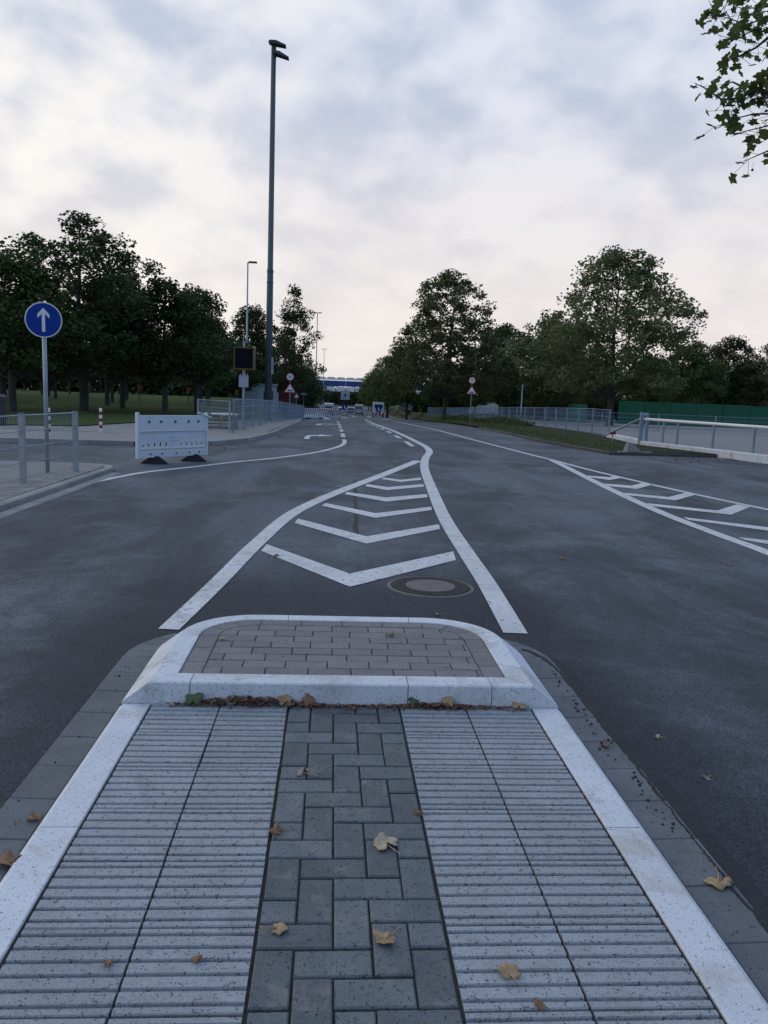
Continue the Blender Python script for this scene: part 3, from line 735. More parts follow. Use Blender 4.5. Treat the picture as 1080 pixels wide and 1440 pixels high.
# leaves that stand in the litter at the foot of the raised kerb
for k, (x, y, s, mt_, lab) in enumerate(((-.665, 3.420, .105, 'dead4', 'dull green leaf leaning on the raised kerb front'), (-.262, 3.418, .085, 'dead1', 'tan leaf leaning on the raised kerb above the litter'),
        (-.160, 3.412, .09, 'dead2', 'brown leaf with an upright stem against the raised kerb'), (.315, 3.425, .075, 'dead4', 'small grey-green leaf leaning on the raised kerb joint'), (.47, 3.42, .08, 'dead1', 'tan folded leaf leaning on the raised kerb right of the blocks'), (.80, 3.41, .10, 'dead1', 'flat tan leaf at the right end of the raised kerb front'))):
    t = fallen_leaf(540, 1000, s, mt_, lab, 0, .5, 40 + k, rnd.uniform(-.5, .5), .9, tilt=R(52 if k < 5 else 12), lift=.022 if k < 5 else .006)
    t.location = (x, y, .006)
lb = MB(); rng = random.Random(77)
def flake(x, y, z, s):
    a = rng.uniform(0, 6.28); tl = rng.uniform(-.6, .6); u = Vector((math.cos(a), math.sin(a), rng.uniform(-.3, .5))) * s; w = Vector((-math.sin(a), math.cos(a), tl)) * s * .5
    c = Vector((x, y, z)); lb.poly([c - u, c + w, c + u * .8, c - w])
for k in range(1500):
    x = max(-.78, min(.85, rng.choice([rng.gauss(-.42, .16), rng.uniform(-.75, .82), rng.gauss(.42, .10)])))
    hmax = .034 * math.exp(-((x + .42) / .22) ** 2) + .016 * math.exp(-((x - .42) / .12) ** 2) + .004
    y = 3.428 - abs(rng.gauss(0, .018)); flake(x, y, rng.uniform(.002, .004 + hmax), rng.uniform(.004, .017))
o = lb.build('leaf_litter', M['litter']); o['kind'] = 'stuff'; o['label'] = 'brown leaf litter swept against the foot of the raised kerb'
lb = MB()
for k in range(260):
    q = P(rng.uniform(935, 1078), rng.uniform(632, 652), 0, gz); flake(q.x, q.y, q.z + .02, rng.uniform(.02, .06))
for k in range(120):
    q = P(*rng.choice([(rng.gauss(395, 12), rng.gauss(613, 3)), (rng.gauss(305, 8), rng.gauss(628, 2))]), 0, gz); flake(q.x, q.y, q.z + .02, rng.uniform(.02, .05))
o = lb.build('roadside_litter', M['dead2']); o['kind'] = 'stuff'; o['label'] = 'dry brown leaves blown along the kerbs'
lb = MB()                                    # grit and crumbs on the paving
for k in range(420):
    x, y = rng.uniform(-.84, .84), rng.uniform(1.1, 3.4); flake(x, y, .003, rng.uniform(.0015, .0045))
o = lb.build('paving_crumbs', M['litter']); o['kind'] = 'stuff'; o['label'] = 'tiny dark crumbs scattered over the island paving'

# ------------------------------------------------------------------ fences
def fence(label, posts, h, mt, group=None, zf=None, nr=5, vstep=.05, vr=.0032, rr=.006, pw=(.06, .04), name='mesh_fence'):
    zf = zf or (lambda x, y: G(x, y) + .09)
    p0 = posts[0]; t = thing(name, label, 'fence', (p0[0], p0[1], zf(*p0)), 0, group); org = t.location.copy()
    for k, p in enumerate(posts):
        q = posts[min(k + 1, len(posts) - 1)] if k < len(posts) - 1 else posts[k - 1]
        rz = math.atan2(q[1] - p[1], q[0] - p[0]); z = zf(*p)
        o = MB().box((p[0] - org.x, p[1] - org.y, z - org.z + (h + .005) / 2 - .05), (pw[1], pw[0], h + .105), rz).build('post', mt, t)
        MB().box((p[0] - org.x, p[1] - org.y, z - org.z + h + .011), (pw[1] + .006, pw[0] + .006, .012), rz).build('cap', M['dark'], o)
    for a, b in zip(posts, posts[1:]):
        za, zb = zf(*a) - org.z, zf(*b) - org.z; A = Vector((a[0] - org.x, a[1] - org.y, za)); B = Vector((b[0] - org.x, b[1] - org.y, zb)); d = B - A; L = d.length; u = d.normalized(); A = A + u * .035; B = B - u * .035
        for i in range(nr):
            zz_ = .06 + (h - .08) * i / (nr - 1)
            MB().tube([A + Vector((0, 0, zz_)), B + Vector((0, 0, zz_))], rr if i < nr - 1 else rr * 1.5, 4).build('rail', mt, t)
        w = MB(); n = int(L / vstep)
        for i in range(1, n):
            q = A + (B - A) * (i / n); w.tube([q + Vector((0, 0, .04)), q + Vector((0, 0, h))], vr, 3, False)
        w.build('wire_mesh', mt, t)
    return t
pz = lambda x, y: PZ
a, b = P(33, 679, 0, pz), P(107, 663, 0, pz)
dv = (b - a)
fence('galvanised mesh fence on the near left pavement beside the blue arrow sign', [(b.x, b.y), (a.x, a.y), (a.x - dv.x * 1.1 - .02, a.y - dv.y * 1.25), (a.x - dv.x * 2.3 - .05, a.y - dv.y * 2.5)], PD(33, 580, a.y).z - PZ - .02, M['galv'], zf=pz, vr=.0022, pw=(.075, .05))
fence('grey mesh fence panel turning back from the far left pavement corner', [(-3.25, 25.0), (-4.85, 28.8)], .98, M['galv'], zf=farz, vr=.002)
fence('long grey-blue mesh fence along the far left pavement', [(-3.16 + .72 * i / 16, 25.15 + 2.55 * i) for i in range(17)], 1.05, M['fence_blue'], zf=farz, vr=.0018)
pts = []; y = 30.0
while y < 112: pts.append((lerp(FR, y), y)); y += 2.5
fence('long grey-blue mesh fence on the grass bank along the right carriageway', pts, 1.08, M['fence_blue'], zf=lambda x, y: G(x, y) + .05, vr=.0022)
fence('low mesh fence across the far side of the car park before the green screen', [(11.5 + 3.0 * i, 43 - .35 * i) for i in range(14)], 1.0, M['fence_blue'], zf=lambda x, y: G(x, y), vr=.002)
# gate post with brace at the end of the bank, then the white-topped rail over a concrete beam
gp0 = P(899, 631, 0, gz)
t = thing('gate_post', 'blue-grey square post with a slanting brace at the end of the white rail', 'post', (gp0.x, gp0.y, gp0.z))
MB().box((0, 0, .58), (.11, .11, 1.22)).build('post', M['fence_blue'], t)
MB().box((.55, .9, .55), (.09, .09, 1.2)).build('rear_post', M['fence_blue'], t)
MB().tube([(0, 0, 1.12), (.55, .9, 1.12)], .04, 6).build('cross_bar', M['fence_blue'], t)
MB().tube([(-.02, .03, .98), (-.55, 2.0, .28)], .032, 6).build('brace', M['fence_blue'], t)
b0 = Vector((gp0.x + .06, gp0.y - .05, gp0.z)); b1 = P(1080, 652, 0, gz); bd = (b1 - b0); bd.z = 0; L = bd.length; u = bd.normalized()
rz = math.atan2(u.y, u.x); LL = L + 5
t = thing('guard_rail', 'white top rail on thin blue-grey posts standing on a pale concrete beam', 'railing', b0, rz)
for k in range(4):
    l = LL / 4; MB().box((l * (k + .5), 0, .13), (l - .015, .20, .26), 0, .02).build('concrete_beam', M['kerb_white'], t)
fe = Vector((lerp(FR, 30.0), 30.0, 0)) - b0; fl = math.hypot(fe.x, fe.y); fa = math.atan2(fe.y, fe.x) - rz
MB().box((math.cos(fa) * fl / 2, math.sin(fa) * fl / 2, .17), (fl - .12, .20, .26), fa, .02).build('concrete_beam', M['kerb_white'], t)
MB().tube([(0, 0, .97), (LL, 0, .97)], .045, 8).build('top_rail', M['white'], t, True)
for x in (1.05, 1.75, 3.35, 4.95, 6.6, 8.2):
    if x < LL: MB().box((x, 0, .60), (.05, .05, .70)).build('post', M['fence_blue'], t)
q = P(890, 640, 0, gz)
t = thing('concrete_block', 'short pale concrete kerb end with a sloping top by the verge corner', 'kerb block', (q.x, q.y, q.z), .1)
MB().prism([(-.45, -.07), (.55, -.07), (.55, .07), (-.45, .07)], -.05, .10, .01).build('footing', M['kerb_grey'], t)
wb = MB(); wb.v = [(-.25, -.1, .1), (.22, -.1, .1), (.22, .12, .1), (-.25, .12, .1), (-.18, -.06, .34), (-.08, -.06, .34), (-.08, .1, .34), (-.18, .1, .34)]; wb.f = [(3, 2, 1, 0), (4, 5, 6, 7), (0, 1, 5, 4), (1, 2, 6, 5), (2, 3, 7, 6), (3, 0, 4, 7)]
wb.build('wedge', M['kerb_grey'], t)
t = thing('rail_stub', 'red reflector on the slanting brace behind the fence end', 'reflector', (gp0.x - .38, gp0.y + 1.5, gp0.z + .42)); MB().box((0, 0, 0), (.22, .03, .10), .3, .01).build('reflector', M['red'], t); MB().box((.0, .04, -.12), (.03, .03, .32), .3).build('bracket', M['galv'], t)

# ------------------------------------------------------------------ signs
def text_mesh(name, s, size, mt):
    cu = bpy.data.curves.new(name, 'FONT'); cu.body = s; cu.size = size; cu.align_x = 'CENTER'; cu.align_y = 'CENTER'; cu.extrude = .001
    o = bpy.data.objects.new(name, cu); COL.objects.link(o); dg = bpy.context.evaluated_depsgraph_get()
    me = bpy.data.meshes.new_from_object(o.evaluated_get(dg)); bpy.data.objects.remove(o); me.materials.clear(); me.materials.append(M[mt]); return me
def disc(r, y, th, mt, name, parent, z, n=40):       # round plate facing -Y
    b = MB(); b.lathe([(r, 0), (r, th)], n=n); me = b.mesh(name, M[mt]); me.transform(Matrix.Translation((0, y, z)) @ Matrix.Rotation(R(90), 4, 'X')); return obj(name, me, parent)
def flat(pts, y, th, mt, name, parent):              # outline in x, z, front face at y
    b = MB(); b.prism(pts, 0, th); me = b.mesh(name, M[mt]); me.transform(Matrix.Translation((0, y, 0)) @ Matrix.Rotation(R(90), 4, 'X')); return obj(name, me, parent)
q = P(67, 665, 0, pz)
t = thing('traffic_sign', 'round blue sign with white upward arrow on a galvanised pole behind the fence', 'sign', q, .22)
MB().tube([(0, 0, -.05), (0, 0, PD(60, 428, q.y).z - q.z)], .030, 12).build('pole', M['galv'], t, True)
SR = 23.4 * q.y / F; SZ = PD(60, 450, q.y).z - q.z; sk = SR / .30
pl = disc(SR, -.035, .006, 'white', 'sign_plate', t, SZ); disc(SR * .93, -.0420, .004, 'blue', 'blue_field', pl, SZ)
flat([(x_ * sk, SZ + (z_ - 2.34) * sk) for x_, z_ in ((-.026, 2.14), (.026, 2.14), (.026, 2.44), (.095, 2.365), (.095, 2.435), (0, 2.54), (-.095, 2.435), (-.095, 2.365), (-.026, 2.44))], -.0465, .003, 'white', 'arrow', pl)
for z in (SZ - .15, SZ + .12): MB().box((0, -.018, z), (.10, .03, .03)).build('clamp', M['galv'], t)
def warn_signs(px, py, Y, lab, zoff, rz):
    c = PD(px, py, Y); zg = G(c.x, c.y) + .05; t = thing('traffic_sign', lab, 'sign', (c.x, c.y, zg), rz); h = c.z - zg       # c: centre of the disc
    MB().tube([(0, 0, -.05), (0, 0, h + .3)], .032, 8).build('pole', M['galv'], t)
    pl = disc(.30, -.04, .006, 'red', 'speed_plate', t, h); disc(.232, -.046, .003, 'white', 'white_field', pl, h)
    me = text_mesh('number', '30', .27, 'black'); me.transform(Matrix.Translation((0, -.051, h)) @ Matrix.Rotation(R(90), 4, 'X')); obj('number', me, pl)
    z = h - .36; tp = flat([(-.47, z - .78), (.47, z - .78), (0, z)], -.04, .006, 'red', 'warning_plate', t); flat([(-.34, z - .71), (.34, z - .71), (0, z - .14)], -.046, .003, 'white', 'white_field', tp)
    flat([(-.2, z - .66), (.2, z - .66), (.17, z - .60), (.10, z - .52), (.03, z - .60), (-.03, z - .60), (-.10, z - .52), (-.17, z - .60)], -.05, .002, 'black', 'bump_symbol', tp)
    return t
warn_signs(408, 530, 58, 'speed limit 30 and uneven road signs on a pole beside the left fence', 0, .05)
warn_signs(664, 535, 66, 'speed limit 30 and uneven road signs on a pole behind the right fence', 0, -.15)
# dark matrix display on its pole
c = PD(343, 504, 31); zg = farz(c.x, c.y)
t = thing('display_sign', 'black square matrix display with dull yellow frame on a pole behind left fence', 'display sign', (c.x, c.y, zg), .08); h = c.z - zg
MB().tube([(0, .08, -.05), (0, .08, h + .65)], .05, 10).build('pole', M['galv'], t)
bx = MB().box((0, 0, h), (.76, .10, .84), 0).build('display_box', M['dark'], t)
fb = MB()
for cc, d in (((0, -.06, h + .395), (.76, .03, .035)), ((0, -.06, h - .395), (.76, .03, .035)), ((-.355, -.06, h), (.035, .03, .77)), ((.355, -.06, h), (.035, .03, .77))): fb.box(cc, d)
fb.build('frame', M['yellow'], bx); MB().box((0, -.053, h), (.69, .012, .765)).build('screen', M['led'], bx); MB().box((.41, -.01, h + .0), (.02, .12, .82)).build('side_edge', M['galv'], bx)
pn = MB().box((0, -.0, h - .87), (.36, .03, .42)).build('lower_panel', M['silver'], t)
for k in range(4): flat([(-.17 + .09 * k, h - .67), (-.09 + .09 * k, h - .67), (-.13 + .09 * k, h - .55)], -.01, .02, 'silver', 'pointed_top', pn)
# pallets and boards stacked behind the fence
q = Vector((-3.95, 28.2, 0)); q.z = farz(q.x, q.y)
t = thing('board_stack', 'stack of rough wooden boards under a white sheet behind the left fence', 'timber stack', q, .15)
rng = random.Random(4)
for k in range(4):
    for j in (-1, 0, 1): MB().box((rng.uniform(-.04, .04), j * .3, .05 + .10 * k), (1.25 - .06 * k, .26, .022)).build('board', M['wood'], t)
    for i in (-1, 0, 1): MB().box((i * .5, 0, .1 + .10 * k - .0), (.1, .85, .075)).build('bearer', M['wood'], t)
MB().box((.1, 0, .50), (.9, .7, .05), .1, .02).build('white_sheet', M['white'], t)

# red and white bollards on the corner pavement
for k, (px, py, top, lab) in enumerate(((69, 613, 575, 'red and white striped bollard seen through the near left mesh fence'), (142, 607, 575, 'red and white striped bollard standing clear on the corner pavement'))):
    q = P(px, py, .09); t = thing('bollard', lab, 'bollard', q, 0, 'striped bollards'); hh = (py - top) * q.y / F; n = 7
    for i in range(n):
        r = .042; z0, z1 = hh * i / n, hh * (i + 1) / n
        MB().lathe([(r, z0), (r, z1)] if i < n - 1 else [(r, z0), (r, z1 - .02), (r * .6, z1)], n=12).build('band', M['white' if i % 2 == 0 else 'red'], t, False)
# grey cabinet behind the near fence
q = P(-3, 598, .09); t = thing('litter_bin', 'grey cylindrical litter bin on the lawn edge behind the near left fence', 'bin', q)
MB().lathe([(.22, 0), (.24, .05), (.26, .72), (.27, .74), (.27, .80)], n=18).build('body', M['dark'], t, False); MB().lathe([(.275, .80), (.275, .83), (.18, .90)], n=18).build('lid', M['dark'], t)

# white plastic barrier on dark feet
def barrier(A, B, h, lab, detail=True, group=None, striped=False):
    d = B - A; L = Vector((d.x, d.y)).length; rz = math.atan2(d.y, d.x)
    t = thing('plastic_barrier', lab, 'barrier', A, rz, group)
    z0 = .12; H = h - z0; wh = M['white_pl']; th = .05
    def bx(n, x0, x1, za, zb, y0=-.025, y1=.025, mt=wh, par=t): return MB().box(((x0 + x1) / 2, (y0 + y1) / 2, (za + zb) / 2), (x1 - x0, y1 - y0, zb - za), 0, .004).build(n, mt, par)
    if detail:
        tb = bx('top_board', .05, L - .05, z0 + .66 * H, z0 + H - .02); bb = bx('bottom_board', .05, L - .05, z0, z0 + .16 * H)
        for s, x0 in ((0, 0), (1, L - .048)): bx('end_post', x0, x0 + .048, z0 - .01, z0 + H + .035, -.03, .03)
        bx('upper_rib', .05, L - .05, z0 + .60 * H, z0 + .635 * H, -.03, .03); bx('lower_rib', .05, L - .05, z0 + .19 * H, z0 + .22 * H, -.03, .03)
        for x in (.155, .315, .515, .705, .85):
            o = disc(.022, -.031, .008, 'black', 'hole', tb, z0 + .83 * H, 12); o.location.x = x * L
            o = disc(.015, -.031, .008, 'black', 'hole', bb, z0 + .08 * H, 10); o.location.x = (x + .015) * L
        # pierced middle field: slats with openings near the bottom
        zs0, zs1 = z0 + .22 * H, z0 + .60 * H
        xsl = [.07, .145, .225, .305, .385, .60, .68, .755, .83, .905]; wsl = .055
        edges = [.05] + [v for x in xsl for v in (x * L, x * L + wsl)] + [L - .05]
        for i in range(0, len(edges), 2): bx('slat', edges[i], edges[i + 1], zs0, zs1, -.012, .012)
        for k, x in enumerate(xsl):
            op = (.055 + .012 * k) if k < 5 else .125
            op *= H / .82
            bx('web', x * L - .002, x * L + wsl + .002, zs0 + op + .01, zs1, -.010, .010)
            bx('web', x * L - .002, x * L + wsl + .002, zs0, zs0 + .02, -.010, .010)
        bx('label_plate', .46 * L, .57 * L, zs0 + .13, zs0 + .16, -.022, -.012); bx('label_plate', .46 * L, .57 * L, zs0 + .19, zs0 + .22, -.022, -.012)
        cl = MB(); cl.tube([(L - .24, -.02, h + .03), (L + .06, -.05, h - .06)], .016, 6); cl.build('clip', wh, t)
        for x in (.24 * L, .80 * L):
            f = MB(); f.v = [(x - .05, -.25, 0), (x + .05, -.25, 0), (x + .05, .25, 0), (x - .05, .25, 0), (x - .05, -.20, .045), (x + .05, -.20, .045), (x + .05, .20, .045), (x - .05, .20, .045), (x - .035, -.07, .14), (x + .035, -.07, .14), (x + .035, .07, .14), (x - .035, .07, .14)]
            f.f = [(3, 2, 1, 0), (0, 1, 5, 4), (1, 2, 6, 5), (2, 3, 7, 6), (3, 0, 4, 7), (4, 5, 9, 8), (5, 6, 10, 9), (6, 7, 11, 10), (7, 4, 8, 11), (8, 9, 10, 11)]
            me = f.mesh('foot', M['black']); me.transform(Matrix.Translation((x, 0, 0)) @ Matrix.Rotation(R(40), 4, 'Z') @ Matrix.Translation((-x, 0, 0))); obj('foot', me, t)
    else:
        n = max(6, int(L / .22)); sb = bx('stripe_board', 0, L, z0 + .66 * H, z0 + H)
        for k in range(n): bx('red_stripe', (k + .1) * L / n, (k + .55) * L / n, z0 + .68 * H, z0 + H - .02, -.032, -.025, M['red'], sb)
        for k in range(n): bx('slat', (k + .15) * L / n, (k + .55) * L / n, z0 + .2 * H, z0 + .67 * H, -.015, .015)
        bx('bottom_board', 0, L, z0, z0 + .2 * H)
        for x in (.2 * L, .8 * L): MB().box((x, 0, .05), (.14, .6, .11), 0, .02).build('foot', M['black'], t)
    return t
A = PD(192, 645, 14.45); B = PD(291, 644, 15.75); A.z = B.z = -.03
barrier(A, B, .90, 'white plastic barrier on two black feet closing the side road')
q1, q2 = P(427, 589, 0, gz), P(447, 588.5, 0, gz); q2.y = q1.y
barrier(q1, Vector((q1.x + 1.9, q1.y + 2, q1.z)), .95, 'red and white striped barrier standing against the left kerb fence', False, 'construction barriers')
q1 = P(459, 588, 0, gz); barrier(q1, Vector((q1.x + 1.9, q1.y + .5, q1.z)), .95, 'red and white striped barrier beside the small round blue arrow sign', False, 'construction barriers')
def keep_right(px, py, lab):
    q = P(px, py, 0, gz); t = thing('traffic_sign', lab, 'sign', q)
    MB().box((0, 0, .06), (.8, .4, .12), 0, .02).build('foot', M['white'], t); MB().box((0, .03, .75), (.06, .06, 1.5)).build('pole', M['galv'], t)
    pl = disc(.30, -.03, .01, 'blue', 'sign_plate', t, 1.28, 24); flat([(-.05, 1.45), (.03, 1.45), (.03, 1.23), (.1, 1.3), (.12, 1.11), (-.06, 1.15), (-.02, 1.2), (-.05, 1.23)], -.042, .004, 'white', 'arrow', pl)
    bd = flat([(-.25, .2), (.25, .2), (.25, .92), (-.25, .92)], -.02, .02, 'white', 'chevron_board', t)
    for k in range(2): z = .22 + .34 * k; flat([(-.25, z), (0, z + .2), (.25, z), (.25, z + .14), (0, z + .34), (-.25, z + .14)], -.042, .004, 'red', 'red_chevron', bd)
keep_right(484, 589, 'small round blue arrow sign over red and white chevrons between the barriers')
# warning boards of the road works, slanted stripes
for px, py in ((459.5, 590), (450, 588.3), (472, 588), (498, 586.5), (519, 587), (547.5, 587.2)):
    q = P(px, py, 0, gz); t = thing('warning_board', 'narrow upright board with slanting red and white stripes along the road works', 'warning board', q, 0, 'road works boards')
    bd = flat([(-.15, .15), (.15, .15), (.15, .95), (-.15, .95)], 0, .03, 'white', 'board', t)
    for k in range(3): z = .18 + .25 * k; flat([(-.15, z + .14), (.15, z), (.15, z + .12), (-.15, z + .26)], -.034, .004, 'red', 'red_stripe', bd)
    MB().box((0, .02, .07), (.7, .35, .14), 0, .02).build('foot', M['white'], t)

# ------------------------------------------------------------------ lamps
def mast_lamp(px, Y, topy, lab, r0, r1, heads=2, big=False, group=None):
    top = PD(px, topy, Y); zg = G(top.x, top.y) + .05; h = top.z - zg
    t = thing('street_lamp', lab, 'lamp', (top.x, top.y, zg), 0, group)
    MB().tube([(0, 0, -.1), (0, 0, h * .42), (0, 0, h * .421), (0, 0, h)], [r0, r0 * .82, r0 * .74, r1], 14).build('pole', M['mast'] if big else M['galv'], t, True)
    if big:
        MB().tube([(0, 0, h * .42 - .12), (0, 0, h * .42 + .02)], r0 * .88, 14).build('joint_collar', M['mast'], t); MB().tube([(0, 0, h * .385), (0, 0, h * .385 + .06)], r0 * .90, 14).build('joint_collar', M['mast'], t)
        MB().box((.2, -.1, 3.0 - zg * 0), (.12, .2, .9)).build('small_box', M['galv'], t)
        for z, x0, tl in ((h + .02, -.15, -.10), (h - .48, .02, -.22)):
            b = MB(); prof = [(-.34, .02), (-.25, .09), (.05, .12), (.56, -.02), (.56, -.06), (.1, -.05), (-.2, -.04)]
            b.prism([(p[0], p[1]) for p in prof][::-1], -.22, .22); me = b.mesh('lamp_head', M['dark']); me.transform(Matrix.Translation((x0 + .22, 0, z + .12)) @ Matrix.Rotation(-tl, 4, 'Y') @ Matrix.Rotation(R(90), 4, 'X')); hd = obj('lamp_head', me, t)
            MB().tube([(0, 0, z - .25), (x0 + .12, 0, z + .10)], .05, 6).build('bracket', M['dark'], hd)
    else:
        for k in range(heads):
            s = 1 if k == 0 else -1
            b = MB().box((s * .45, 0, h + .03), (.75, .34, .14), 0, .03); hd = b.build('lamp_head', M['dark'], t); MB().tube([(0, 0, h - .1), (s * .2, 0, h + .03)], .04, 6).build('bracket', M['galv'], hd)
    return t
mast_lamp(385, 44, 66, 'very tall dark mast with two floodlight heads behind the left fence', .205, .125, big=True)
mast_lamp(348.5, 75, 369, 'pale street lamp with one flat head rising over the trees behind the display', .12, .06, 1)
mast_lamp(446.5, 150, 440, 'distant pale street lamp with a flat twin head beside the left trees', .14, .07, 2)
mast_lamp(456, 250, 491, 'farthest small street lamp standing before the footbridge', .14, .07, 2)
c = PD(735, 540, 75); mast_lamp(735, 75, 541, 'short grey lamp post under the trees behind the right fence', .07, .05, 1)
# small red markers on posts between the park trees
for k, (px, py) in enumerate(((124, 541), (196, 544), (264.5, 548), (333, 551))):
    c = PD(px, py, 62); zg = G(c.x, c.y) + .1; t = thing('marker_post', 'small red row marker on a post among the park trees', 'marker', (c.x, c.y, zg), 0, 'red row markers'); h = c.z - zg
    MB().tube([(0, .04, 0), (0, .04, h)], .03, 6).build('post', M['dark'], t); flat([(-.13, h - .15), (.13, h - .15), (.13, h + .1), (.05, h + .18), (-.08, h + .15), (-.13, h + .06)], 0, .03, 'orange', 'plate', t)

# ------------------------------------------------------------------ trees
def tree_meshes(seed, H, Rr, th, ncl, lpc, leaf, mt, prof, tr=.17, sig=.5, sparse_top=0.0):
    """trunk with limbs, and a crown of leaf clumps inside a lobed envelope"""
    rng = np.random.default_rng(seed); rl = random.Random(seed)
    lobes = [(rl.uniform(0, 6.28), rl.uniform(.15, .95), rl.uniform(.16, .42) * rl.choice([1, 1, -1])) for _ in range(9)]
    def env(t, a):
        r = lerp(prof, t)
        for la, lt, s in lobes:
            da = math.atan2(math.sin(a - la), math.cos(a - la)); r *= 1 + s * math.exp(-(da / .7) ** 2 - ((t - lt) / .16) ** 2)
        return r * Rr
    cen = []
    while len(cen) < ncl:
        t = rl.random(); a = rl.uniform(0, 6.283)
        if rl.random() > (.25 + lerp(prof, t)) * (1 - sparse_top * t): continue
        r = env(t, a) * (rl.uniform(.06, 1.0) ** .68)
        cen.append(Vector((r * math.cos(a), r * math.sin(a), th + (H - th) * t)))
    w = MB(); sway = [Vector((rl.uniform(-.03, .03) * H * k * .25, rl.uniform(-.03, .03) * H * k * .25, 0)) for k in range(6)]
    tp = [Vector((0, 0, -.15)), Vector((0, 0, .15)), Vector((0, 0, th * .6)) + sway[1] * .3, Vector((0, 0, th)) + sway[1] * .6, Vector((0, 0, th + (H - th) * .4)) + sway[2], Vector((0, 0, th + (H - th) * .72)) + sway[3], Vector((0, 0, H * .97)) + sway[3]]
    w.tube(tp, [tr * 1.5, tr * 1.12, tr * .95, tr * .85, tr * .5, tr * .24, .02], 9)
    def axis(z):
        for a, b in zip(tp, tp[1:]):
            if a.z <= z <= b.z: return a.lerp(b, (z - a.z) / (b.z - a.z))
        return tp[-1]
    nodes = []
    limb = rl.sample(cen, min(len(cen), 26))
    for c in limb:
        z0 = max(th * .75, c.z - math.hypot(c.x, c.y) * rl.uniform(.5, 1.0) - rl.uniform(0, .6)); a = axis(z0)
        m1 = a.lerp(c, .35) + Vector((0, 0, -.04 * H * .5)); m2 = a.lerp(c, .7) + Vector((rl.uniform(-.2, .2), rl.uniform(-.2, .2), .1))
        r0 = tr * rl.uniform(.3, .45) * (1 - .5 * (z0 - th) / (H - th + .01))
        path = [a, m1, m2, c]; w.tube(path, [r0, r0 * .75, r0 * .45, .012], 5, False)
        for p, q in zip(path, path[1:]):
            for k in range(4): nodes.append(p.lerp(q, k / 4))
    na = np.array([tuple(n) for n in nodes])
    for c in cen:
        d = np.linalg.norm(na - np.array(c), axis=1) + .6 * np.maximum(0, na[:, 2] - c.z); n = nodes[int(d.argmin())]
        mid = n.lerp(c, .5) + Vector((rl.uniform(-.15, .15), rl.uniform(-.15, .15), rl.uniform(-.05, .15))); w.tube([n, mid, c], [.022, .016, .007], 3, False)
    trunk = w.mesh('trunk', M['bark'], True)
    C = np.array([tuple(c) for c in cen]); n = ncl * lpc
    sg = sig * rng.uniform(.55, 1.25, ncl)
    off = rng.normal(0, 1, (n, 3)); off *= (np.minimum(1, 1.75 / np.linalg.norm(off, axis=1)) * rng.uniform(.85, 1, n))[:, None]; off = off * np.repeat(sg, lpc)[:, None] * np.array([1, 1, .72]); p = np.repeat(C, lpc, 0) + off
    nrm = rng.normal(0, 1, (n, 3)); nrm[:, 2] = np.abs(nrm[:, 2]) + .35; nrm /= np.linalg.norm(nrm, axis=1)[:, None]
    d = rng.normal(0, 1, (n, 3)); d -= nrm * (d * nrm).sum(1)[:, None]; d /= np.linalg.norm(d, axis=1)[:, None]; e = np.cross(nrm, d)
    s = (leaf * rng.uniform(.65, 1.3, n))[:, None]
    V = np.stack([p - d * s * .5, p + e * s * .42 - d * s * .05 + nrm * s * .1, p + d * s * .6, p - e * s * .42 - d * s * .05 + nrm * s * .1], 1).reshape(-1, 3)
    crown = np_mesh('crown', V, np.arange(4 * n).reshape(-1, 4), mt); return trunk, crown
OVAL = [(0, .55), (.18, .92), (.4, 1.0), (.65, .82), (.85, .52), (1, .15)]
WIDE = [(0, .75), (.15, 1.0), (.35, .95), (.55, .72), (.75, .52), (.9, .36), (1, .12)]
CONE = [(0, .7), (.2, 1.0), (.45, .78), (.7, .48), (.88, .28), (1, .08)]
TM = {
 'big': tree_meshes(1, 10.6, 3.6, 2.5, 185, 105, .17, M['leaf_dark'], [(0, .8), (.2, 1), (.5, .95), (.75, .8), (.9, .5), (1, .2)], .20, .40, .35),
 'park1': tree_meshes(2, 7.6, 2.9, 2.3, 130, 95, .17, M['leaf_dark'], OVAL, .15, .42), 'park2': tree_meshes(3, 8.2, 2.6, 2.5, 120, 95, .17, M['leaf_dark'], OVAL, .15, .42),
 'green': tree_meshes(4, 7.4, 3.1, 2.2, 150, 95, .16, M['leaf_green'], OVAL, .15, .42), 'thin': tree_meshes(5, 12.2, 3.0, 3.0, 95, 70, .19, M['leaf_dark'], CONE, .16, .42, .35),
 'plane1': tree_meshes(6, 15.8, 7.3, 3.2, 360, 70, .25, M['leaf_plane'], WIDE, .30, .50, .5), 'plane2': tree_meshes(7, 14.0, 6.2, 3.0, 430, 66, .22, M['leaf_plane'], [(0, .85), (.2, 1), (.45, 1), (.65, .82), (.85, .5), (1, .22)], .26, .48, .4),
 'plane3': tree_meshes(8, 10.5, 4.8, 2.4, 220, 70, .24, M['leaf_green'], OVAL, .2, .5, .1), 'dense': tree_meshes(9, 10.5, 5.5, 1.6, 280, 80, .22, M['leaf_dark'], OVAL, .22, .5),
}
def tree(kind, x, y, label, sc=1.0, rz=0.0, group=None, name='tree', szz=None, zo=.06):
    t = thing(name, label, 'tree', (x, y, G(x, y) + zo), rz, group); t.scale = (sc, sc, szz or sc)
    a, b = TM[kind]; obj('trunk', a, t); obj('crown', b, t); return t
